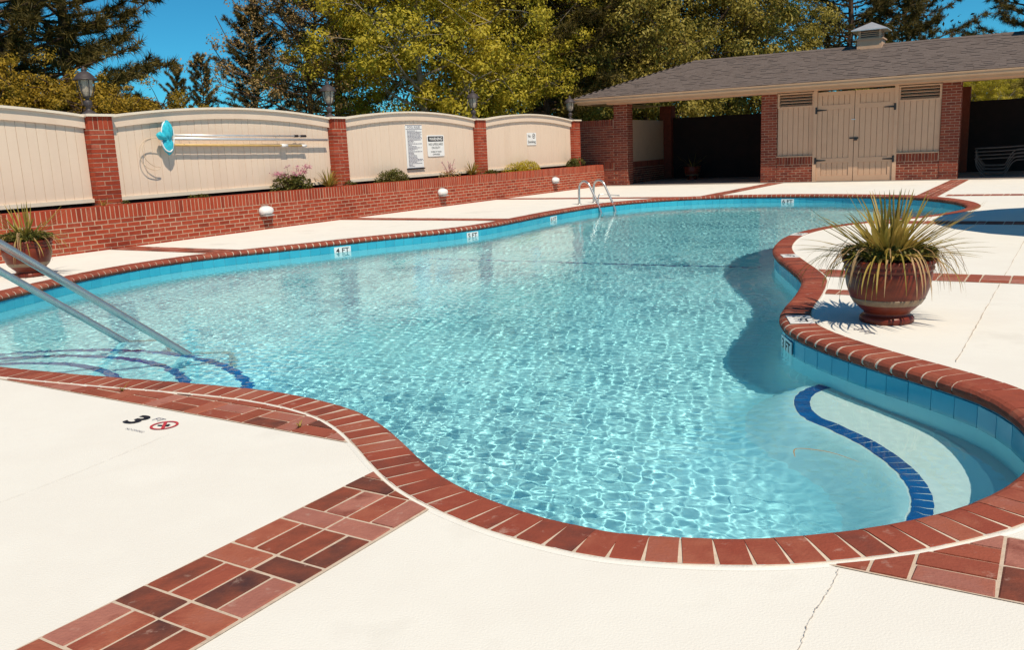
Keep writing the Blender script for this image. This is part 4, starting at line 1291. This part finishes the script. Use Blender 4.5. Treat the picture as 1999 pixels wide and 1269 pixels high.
def leaf_cloud(r, n, cfun, size, up=.5, out=None):
    """n small folded leaves at points given by cfun"""
    C_ = cfun(n)
    nrm = r.normal(size=(n, 3)); nrm[:, 2] = np.abs(nrm[:, 2]) + up
    if out is not None: nrm = nrm * .55 + out * 1.5
    nrm /= np.linalg.norm(nrm, axis=1)[:, None]
    a = r.normal(size=(n, 3)); a -= (a * nrm).sum(1)[:, None] * nrm; a /= np.linalg.norm(a, axis=1)[:, None]
    b = np.cross(nrm, a)
    s_ = size * r.uniform(.6, 1.35, (n, 1))
    V = np.stack([C_ - a * s_, C_ + b * s_ * .48 + nrm * s_ * .12, C_ + a * s_, C_ - b * s_ * .48 + nrm * s_ * .12], 1).reshape(-1, 3)
    F = np.arange(4 * n).reshape(n, 4)
    return V, F
def potted(at, label, nsword, ndroop, seed, with_bush=True):
    r_ = empty('potted_plant', at, label, 'potted plant', 'glazed pots with sword plants')
    rp = random.Random(seed)
    prof_ = [(.0, .0), (.158, .0), (.166, .008), (.166, .034), (.155, .046), (.138, .056), (.142, .07), (.170, .095), (.204, .13), (.232, .18), (.252, .24), (.262, .30), (.263, .335), (.258, .342), (.270, .348), (.274, .362), (.268, .372), (.272, .385), (.282, .40), (.280, .412), (.262, .414), (.245, .405), (.240, .36), (.0, .36)]
    pot = MB().lathe(prof_, at, 56).build('pot', M['glaze'], r_, True)
    MB().lathe([(.2022, .126), (.2058, .128), (.2275, .164), (.2245, .168)], at, 56).build('glaze_band', M['glaze_band'], pot, True)
    mb = MB()
    for k in range(44):
        a = 2 * math.pi * k / 44
        d = Vector((math.cos(a), math.sin(a), 0)); c = Vector(at) + d * .2725 + Z * .405
        mb.box(c, d * .011, Z.cross(d) * .009, Z * .0125)
    o = mb.build('rim_ridges', M['glaze'], pot); o.name = 'rim_moulding'
    MB().lathe([(.0, .366), (.236, .366), (.236, .372), (.0, .385)], at, 28).build('soil', M['soil'], pot)
    pl = empty('foliage', (at[0], at[1], at[2] + .38))
    pl.parent = r_; pl.matrix_parent_inverse = Matrix.Translation(-Vector(at))
    for k in range(nsword):
        a = rp.uniform(0, 2 * math.pi); d = Vector((math.cos(a), math.sin(a), 0)); rad = rp.uniform(0, .07)
        put('leaf', rp.choice(sword_meshes), d, Z.cross(d), Z, Vector(at) + d * rad + Z * (.375 + rp.uniform(0, .02)), pl)
    for k in range(ndroop):
        a = rp.uniform(0, 2 * math.pi); d = Vector((math.cos(a), math.sin(a), 0)); rad = rp.uniform(.05, .17)
        put('leaf', rp.choice(droop_meshes), d, Z.cross(d), Z, Vector(at) + d * rad + Z * (.385 + rp.uniform(0, .03)), pl)
    if with_bush:
        g = np.random.default_rng(seed)
        def pts(n):
            th = g.uniform(0, 2 * np.pi, n); rr_ = .285 * np.sqrt(g.uniform(0, 1, n)); z_ = .40 + (.13 - .3 * rr_) * g.uniform(0, 1, n) + .03
            return np.stack([at[0] + rr_ * np.cos(th), at[1] + rr_ * np.sin(th), at[2] + z_], 1)
        V, F = leaf_cloud(g, 1700, pts, .017)
        o = part('ground_cover', V, F, M['bush'], pl); o['kind'] = 'stuff'
    return r_
potted((2.44, 5.62, .0), 'large red glazed pot of sword leaves beside the cove', 150, 120, 3)
potted((-5.52, 10.12, .0), 'red glazed pot of sword leaves behind the handrails', 46, 40, 8)
pz = BP(1.45, -2.9, .012)
potted(tuple(pz), 'red pot standing in the dark left bay of the pool house', 14, 10, 12, False)

# ------------------------------------------------------------------ plants in the planter
def strap_clump(s0, d0, h, n, m, name, label, cat='plant', wid=.012, spread=.9, seed=1):
    r = random.Random(seed); V = []; F = []
    base = WP(s0, d0, .615)
    for k in range(n):
        a = r.uniform(0, 2 * math.pi); d = Vector((math.cos(a), math.sin(a), 0)); L_ = h * r.uniform(.7, 1.25); lean = r.uniform(.15, spread)
        P = [base + d * (.02 + L_ * t * math.sin(lean) * (1 + .3 * t)) + Z * (L_ * (t * math.cos(lean) - .45 * lean * t * t)) for t in [i / 6 for i in range(7)]]
        v, f = strip_leaf(P, lambda t: wid * (1 - t) ** .7 + .001)
        b = len(V); V += v; F += [tuple(b + i for i in q) for q in f]
    r_ = empty(name, tuple(base), label, cat, 'plants in the brick planter')
    part('leaves', V, F, m, r_)
    return r_
def mound(s0, d0, w, h, n, m, name, label, seed, size=.022, cat='shrub'):
    g = np.random.default_rng(seed); base = WP(s0, d0, .615)
    r_ = empty(name, tuple(base), label, cat, 'plants in the brick planter')
    lobes = [(g.uniform(-.3, .3) * w, g.uniform(-.08, .08), g.uniform(.75, 1.1)) for _ in range(6)]
    def pts(n):
        k = g.integers(0, 6, n); th = g.uniform(0, 2 * np.pi, n); u = g.uniform(-.2, 1, n); rr_ = np.sqrt(1 - np.clip(u, 0, 1) ** 2) * g.uniform(.55, 1, n) ** .5
        lb = np.array(lobes)[k]
        sx = lb[:, 0] + .32 * w * rr_ * np.cos(th); sy = lb[:, 1] + .15 * rr_ * np.sin(th); sz = h * lb[:, 2] * np.clip(u, 0, 1) * g.uniform(.7, 1, n) + .02
        return np.array(base)[None] + sx[:, None] * np.array(U)[None] + sy[:, None] * np.array(Nv)[None] + sz[:, None] * np.array(Z)[None]
    V, F = leaf_cloud(g, n, pts, size)
    part('crown', V, F, m, r_)
    mb = MB(); rr = random.Random(seed)
    for k in range(6):
        d = U * rr.uniform(-.3, .3) * w + Nv * rr.uniform(-.08, .08)
        mb.tube([base, base + d * .6 + Z * h * .4, base + d + Z * h * .75], [.006, .004, .002], 5)
    mb.build('stem', M['bark'], r_)
    return r_, base
fr, base = mound(5.0, -.24, .95, .28, 1500, M['bush'], 'flowering_plant', 'pink flowering plant on the planter above the nearest wall light', 21, .03, 'flower')
g = np.random.default_rng(5); rr = random.Random(4)
pv, pf = [], []
mbs = MB()
for k in range(20):
    c = base + U * rr.uniform(-.42, .46) + Nv * rr.uniform(-.1, .1) + Z * rr.uniform(.26, .46)
    mbs.tube([base + (c - base) * .35, c], .003, 4)
    V, F = leaf_cloud(g, 30, lambda n: np.array(c)[None] + g.normal(size=(n, 3)) * np.array([.035, .035, .02]), .016)
    pf.append(F + 4 * 30 * k); pv.append(V)
part('blossom', np.concatenate(pv), np.concatenate(pf), M['pink'], fr)
mbs.build('flower_stalk', M['bush'], fr)
strap_clump(5.98, -.24, .40, 70, M['blade'], 'daylily', 'green daylily clump just left of the second brick post', seed=3, wid=.014)
mound(6.55, -.2, .16, .10, 160, M['bush'], 'low_plant', 'small dark tuft at the foot of the second brick post', 23, .02)
mound(7.85, -.24, 1.15, .27, 2600, M['bush'], 'boxwood_shrub', 'dense green shrub below the left part of the rules panel', 24, .02)
sp, base = mound(10.02, -.24, .5, .18, 260, M['leaf_bronze'], 'spirea', 'wispy bronze plant with pink tips below the warning sign', 25, .022)
mbs = MB(); pv, pf = [], []
for k in range(9):
    c = base + U * rr.uniform(-.3, .3) + Nv * rr.uniform(-.06, .06) + Z * rr.uniform(.22, .42)
    mbs.tube([base, base + (c - base) * .6 + Z * .04, c], .004, 4)
    V, F = leaf_cloud(g, 26, lambda n: np.array(base)[None] + (np.array(c) - np.array(base))[None] * g.uniform(.45, 1.02, (n, 1)) + g.normal(size=(n, 3)) * .018, .014)
    pf.append(F + 4 * 26 * k); pv.append(V)
part('shoot', np.concatenate(pv), np.concatenate(pf), M['pink'], sp); mbs.build('twig', M['bark'], sp)
strap_clump(10.90, -.22, .38, 70, M['blade'], 'daylily', 'daylily clump spilling over the wall below the warning sign', seed=7, wid=.016)
mound(11.62, -.2, .5, .12, 340, M['bush'], 'low_plant', 'low green plant at the foot of the third brick post', 27, .024)
strap_clump(12.28, -.22, .16, 22, M['blade'], 'grass_tuft', 'small bright grass tuft right of the third brick post', seed=9, wid=.010)
mound(13.30, -.24, 1.35, .27, 2200, M['leaf_yellow'], 'mound_shrub', 'bright yellow green mound below the no smoking panel', 28, .022)
mound(16.2, -.22, .75, .27, 1200, M['bush'], 'dark_shrub', 'dark round shrub at the far end of the planter', 29, .028)
mound(2.88, -.2, .34, .06, 150, M['bush'], 'low_plant', 'flat leafy plant on the wall below the looped cable', 30, .028)
strap_clump(1.12, -.18, .17, 14, M['blade'], 'grass_tuft', 'grass tuft at the foot of the nearest brick post', seed=13, wid=.009)
mound(1.5, -.18, .12, .06, 60, M['bush'], 'low_plant', 'tiny weed in front of the nearest brick post', 31, .018)

# a leaf blade floating in the cove and weeds in the joints
P = smooth_path([(1.20, 3.62, WATER_Z + .003), (1.24, 3.72, WATER_Z + .004), (1.36, 3.66, WATER_Z + .004), (1.44, 3.53, WATER_Z + .003)], 6)
V, F = strip_leaf(P, lambda t: .004 * (1 - abs(2 * t - 1)) + .0012, 0)
tag(part('fallen_leaf', V, F, M['blade_dry']), 'thin brown grass blade floating on the water near the bench', 'leaf')
for (x_, y_, sd_) in ((-2.12, 4.62, 41), (-.98, 3.83, 42)):
    r = random.Random(sd_); V = []; F = []
    for k in range(7):
        a = r.uniform(0, 6.28); d = Vector((math.cos(a), math.sin(a), 0)); L_ = r.uniform(.03, .075)
        Pq = [Vector((x_, y_, .004)) + d * L_ * .7 * t + Z * L_ * (t - .4 * t * t) for t in (0, .33, .66, 1)]
        v, f = strip_leaf(Pq, lambda t: .0035 * (1 - t) + .0006); b = len(V); V += v; F += [tuple(b + i for i in q_) for q_ in f]
    tag(part('weed', V, F, M['blade']), 'tiny weed in the brick band %s' % ('left of the deck marker' if sd_ == 41 else 'right of the deck marker'), 'weed')

# ------------------------------------------------------------------ patio umbrella to the right, outside the picture; its shade falls on the deck
um = empty('patio_umbrella', (8.75, 9.75, 0), 'large round patio umbrella whose shade falls on the right deck', 'umbrella')
cx_, cy_ = 8.75, 9.75
V = []; F = []
n = 24
for k in range(n):
    a = 2 * math.pi * k / n
    V += [(cx_ + rr_ * math.cos(a), cy_ + rr_ * math.sin(a), zz_) for rr_, zz_ in ((2.6, 2.0), (1.3, 2.4), (.05, 2.7))]
for k in range(n):
    q, p = 3 * k, 3 * ((k + 1) % n)
    F += [(q, p, p + 1, q + 1), (q + 1, p + 1, p + 2, q + 2)]
part('canopy', V, F, M['canvas'], um)
MB().tube([(cx_, cy_, 0), (cx_, cy_, 2.7)], .025, 12).build('pole', M['alu'], um, True)
MB().lathe([(.32, 0), (.32, .05), (.08, .1), (.04, .3)], (cx_, cy_, .002), 24).build('base', M['iron'], um, True)

# ------------------------------------------------------------------ trees
def tube_np(mb, P, r0, r1, n=6):
    m_ = len(P); mb.tube(P, [r0 + (r1 - r0) * k / (m_ - 1) for k in range(m_)], n, cap=False)
def broadleaf(seed, H, base_h, Rr, nlimb, clump_n, leaf_n, leaf, lm, bm, trunk_r=.16, flat=1.0):
    g = np.random.default_rng(seed); r = random.Random(seed)
    mb = MB()
    tp = [Vector((r.uniform(-.12, .12) * k, r.uniform(-.12, .12) * k, H * .92 * k / 6)) * 1.0 for k in range(7)]
    tube_np(mb, tp, trunk_r, .025, 8)
    cl = []
    for i in range(nlimb):
        t = (i + r.random()) / nlimb
        h = base_h + (H * .88 - base_h) * t
        k = min(5, int(h / (H * .92) * 6)); f = h / (H * .92) * 6 - k
        o = tp[k].lerp(tp[min(k + 1, 6)], f)
        a = i * 2.399 + r.uniform(-.4, .4)
        L_ = Rr * (math.sin(math.pi * (.18 + .74 * t)) ** .8) * r.uniform(.7, 1.12)
        rise = r.uniform(.15, .55) + .5 * t
        d = Vector((math.cos(a), math.sin(a), 0))
        P = [o]
        for q in range(1, 5):
            u = q / 4
            P.append(o + d * L_ * u + Z * (L_ * rise * u ** 1.3) + Vector((r.uniform(-1, 1), r.uniform(-1, 1), r.uniform(-.5, .8))) * .12 * L_ * u)
        tube_np(mb, P, trunk_r * .38 * (1 - .6 * t), .012, 5)
        for q in range(clump_n):
            u = r.uniform(.28, 1.05); kk = min(3, int(u * 4)); ff = min(1, u * 4 - kk)
            c0 = P[kk].lerp(P[kk + 1], ff)
            c1 = c0 + Vector((r.gauss(0, 1), r.gauss(0, 1), r.gauss(.15, .6))) * .20 * Rr
            tube_np(mb, [c0, c0.lerp(c1, .55) + Z * .05, c1], .014, .005, 4)
            cl.append((*c1, r.uniform(.6, 1.25)))
    cl = np.array(cl)
    n = len(cl) * leaf_n
    idx = np.repeat(np.arange(len(cl)), leaf_n)
    off = g.normal(size=(n, 3)) * np.array([1, 1, .62 * flat])
    rad = g.uniform(.55, 1.0, (n, 1)); dr_ = off / np.linalg.norm(off, axis=1)[:, None]
    off = dr_ * rad * np.array([1, 1, .7]) + g.normal(size=(n, 3)) * .16
    C_ = cl[idx, :3] + off * (.135 * Rr * cl[idx, 3])[:, None]
    V, F = leaf_cloud(g, n, lambda _n: C_, leaf, .35, dr_)
    return mb.mesh('trunk', bm), mesh_np('crown', V, F, lm)
def pine(seed, H, base_h, Rr, nbr, lm, bm, needle=.16, tuft_k=9, trunk_r=.19):
    g = np.random.default_rng(seed); r = random.Random(seed)
    mb = MB()
    tp = [Vector((r.uniform(-.06, .06) * k, r.uniform(-.06, .06) * k, H * k / 7)) for k in range(8)]
    tube_np(mb, tp, trunk_r, .03, 8)
    tc, td = [], []
    for i in range(nbr):
        t = (i + r.random()) / nbr
        h = base_h + (H * .985 - base_h) * t
        k = min(6, int(h / H * 7)); o = tp[k].lerp(tp[k + 1], h / H * 7 - k)
        a = i * 2.399 + r.uniform(-.5, .5); d = Vector((math.cos(a), math.sin(a), 0))
        L_ = Rr * ((1 - t) ** .65 * .85 + .16) * r.uniform(.55, 1.15) * (.75 + .25 * min(1, t * 4))
        P = [o + d * L_ * u + Z * L_ * ((-.08 + .5 * t) * u + .28 * u * u) + Vector((r.uniform(-1, 1), r.uniform(-1, 1), r.uniform(-1, 1))) * .05 * L_ * u for u in (0, .25, .5, .75, 1)]
        tube_np(mb, P, .05 * (1 - .6 * t) + .01, .010, 5)
        for q in range(tuft_k):
            u = 1 - .72 * (q / tuft_k) ** 1.2
            kk = min(3, int(u * 4)); c0 = P[kk].lerp(P[kk + 1], min(1, u * 4 - kk))
            sv = d.cross(Z) * (1 if q % 2 else -1)
            for e in range(2):
                dv = (d * r.uniform(.2, 1) + sv * r.uniform(.0, 1.1) + Z * r.uniform(-.1, .75)).normalized()
                c1 = c0 + dv * r.uniform(.12, .5) * (.4 + .25 * L_)
                mb.tube([c0, c1], [.009, .004], 3, cap=False)
                tc.append(tuple(c1)); td.append(tuple(dv))
    tc = np.array(tc); td = np.array(td); K = 40
    n = len(tc) * K; idx = np.repeat(np.arange(len(tc)), K)
    dr = td[idx] * .55 + g.normal(size=(n, 3)) * .75; dr /= np.linalg.norm(dr, axis=1)[:, None]
    o_ = tc[idx] - td[idx] * (g.uniform(0, .22, (n, 1)))
    sv = np.cross(dr, g.normal(size=(n, 3))); sv /= np.linalg.norm(sv, axis=1)[:, None]
    Ln = needle * g.uniform(.7, 1.3, (n, 1))
    V = np.stack([o_ - sv * .013, o_ + sv * .013, o_ + dr * Ln], 1).reshape(-1, 3)
    F = np.arange(3 * n).reshape(n, 3)
    return mb.mesh('trunk', bm), mesh_np('crown', V, F, lm)
def plant_tree(name, pair, at, rotz, scale, label, group=None, sz=None):
    if scale == .50 and name == 'pine_tree': sz = .72
    r_ = empty(name, at, label, 'tree', group)
    for nm, me in zip(('trunk', 'crown'), pair):
        o = bpy.data.objects.new(nm, me); COL.objects.link(o); o.parent = r_
    r_.rotation_euler.z = rotz; r_.scale = (scale, scale, sz or scale)
    return r_
pines = [pine(1, 13, 2.0, 3.9, 115, M['needle'], M['bark'], .24, 12), pine(2, 15, 2.6, 3.6, 105, M['needle'], M['bark'], .24, 11), pine(3, 9, .8, 2.6, 80, M['needle'], M['bark'], .21, 9, .12)]
bl_y = broadleaf(11, 11, 1.8, 4.0, 42, 12, 170, .062, M['leaf_yellow'], M['pale_bark'], .17)
bl_g = broadleaf(12, 10.5, .8, 4.3, 48, 13, 165, .066, M['leaf_green'], M['bark'], .18)
bl_b = broadleaf(13, 9.5, 1.6, 3.4, 38, 10, 70, .045, M['leaf_bronze'], M['bark'], .12)
GP = 'pines behind the fence'
PT = lambda *a: plant_tree('pine_tree', *a, group=GP)
def at_px(px, depth): return ((px - 1000) / 1720 * depth * 1.0, depth, -.05)
PT(pines[0], at_px(60, 24), .3, 1.05, 'tall dark pine at the left edge behind the golden hedge')
PT(pines[1], at_px(190, 27), 1.9, 1.0, 'tall pine with bare trunk right of the leftmost lantern')
PT(pines[0], at_px(-90, 29), 4.0, 1.1, 'dark pine partly outside the left edge of the picture')
PT(pines[2], at_px(432, 46), .9, .50, 'small distant pine standing alone against the blue sky')
PT(pines[2], at_px(392, 50), 2.9, .50, 'smallest distant pine low above the net panel')
PT(pines[0], at_px(535, 38), 2.2, .57, 'pine with rounded top left of the yellow green tree')
PT(pines[1], at_px(690, 36), 5.0, 1.05, 'tall pine behind the bronze tree and the second lantern')
PT(pines[0], at_px(1085, 34), 3.3, 1.1, 'dark pine between the yellow tree and the broad green tree')
PT(pines[1], at_px(1165, 40), .2, 1.1, 'dark tall pine behind the broad green tree')
PT(pines[1], at_px(1655, 44), 1.2, 1.0, 'pine rising behind the roof left of the cupola')
PT(pines[0], at_px(1765, 46), 4.4, .95, 'pine rising behind the roof right of the cupola')
PT(pines[1], at_px(2010, 46), 2.5, 1.1, 'pine at the right edge above the roof')
BT = lambda nm, *a: plant_tree(nm, *a, group='leafy trees behind the fence')
BT('leafy_tree', bl_y, at_px(850, 30), .5, 1.0, 'yellow green spring tree with pale trunk behind the rules panel')
BT('leafy_tree', bl_y, at_px(985, 33), 2.6, .82, 'smaller yellow green tree behind the third lantern')
BT('leafy_tree', bl_b, at_px(635, 31), 1.2, .98, 'thin bronze leaved tree behind the second lantern')
BT('leafy_tree', bl_g, at_px(1270, 36), .4, 1.05, 'broad green tree above the left end of the roof')
BT('leafy_tree', bl_g, at_px(1425, 38), 2.8, .98, 'broad green tree rising behind the middle of the roof')
BT('leafy_tree', bl_g, at_px(1150, 44), 4.6, 1.0, 'green tree deep behind the corner of the fence')
BT('leafy_tree', bl_g, at_px(1990, 40), 1.5, .40, 'low green tree seen through the gap of the right bay')
BT('leafy_tree', bl_y, at_px(1900, 38), 5.5, .36, 'low yellow green tree behind the right part of the roof')
# golden hedge shrubs behind the left panels
hm = [broadleaf(31 + k, 3.2, .25, 1.55, 34, 10, 110, .036, M['leaf_hedge'], M['bark'], .05) for k in range(2)]
hw = ['left of the first lantern', 'behind the first lantern', 'just right of the first lantern', 'above the left end of the net panel', 'above the blue net', 'above the middle of the net panel', 'above the right end of the net panel', 'at the left edge of the picture']
for k, (px, dp, sc_, w_) in enumerate(((70, 17.2, .90, 0), (150, 17.8, .86, 1), (215, 18.2, .80, 2), (275, 19.0, .78, 3), (335, 19.6, .80, 4), (385, 20.6, .68, 5), (470, 23, .5, 6), (-10, 16.5, .94, 7))):
    plant_tree('hedge_shrub', hm[k % 2], at_px(px, dp), k * 1.3, sc_, 'golden olive hedge shrub ' + hw[w_], 'golden hedge behind the fence')['category'] = 'shrub'
# far woodland, one dark mass
g = np.random.default_rng(77)
n = 60000
k = g.integers(0, 420, n)
ang = np.linspace(-.12, .85, 420) + g.normal(0, .012, 420)
dep = g.uniform(50, 75, 420); hh = g.uniform(.5, 10, 420)
hh = np.where(ang > .42, np.minimum(hh, 4.2), hh)
cx = np.tan(ang) * dep
C_ = np.stack([cx[k], dep[k], hh[k]], 1) + g.normal(size=(n, 3)) * np.array([1.3, 1.3, .9])
C_[:, 2] = np.abs(C_[:, 2])
V, F = leaf_cloud(g, n, lambda _n: C_, .16, .3)
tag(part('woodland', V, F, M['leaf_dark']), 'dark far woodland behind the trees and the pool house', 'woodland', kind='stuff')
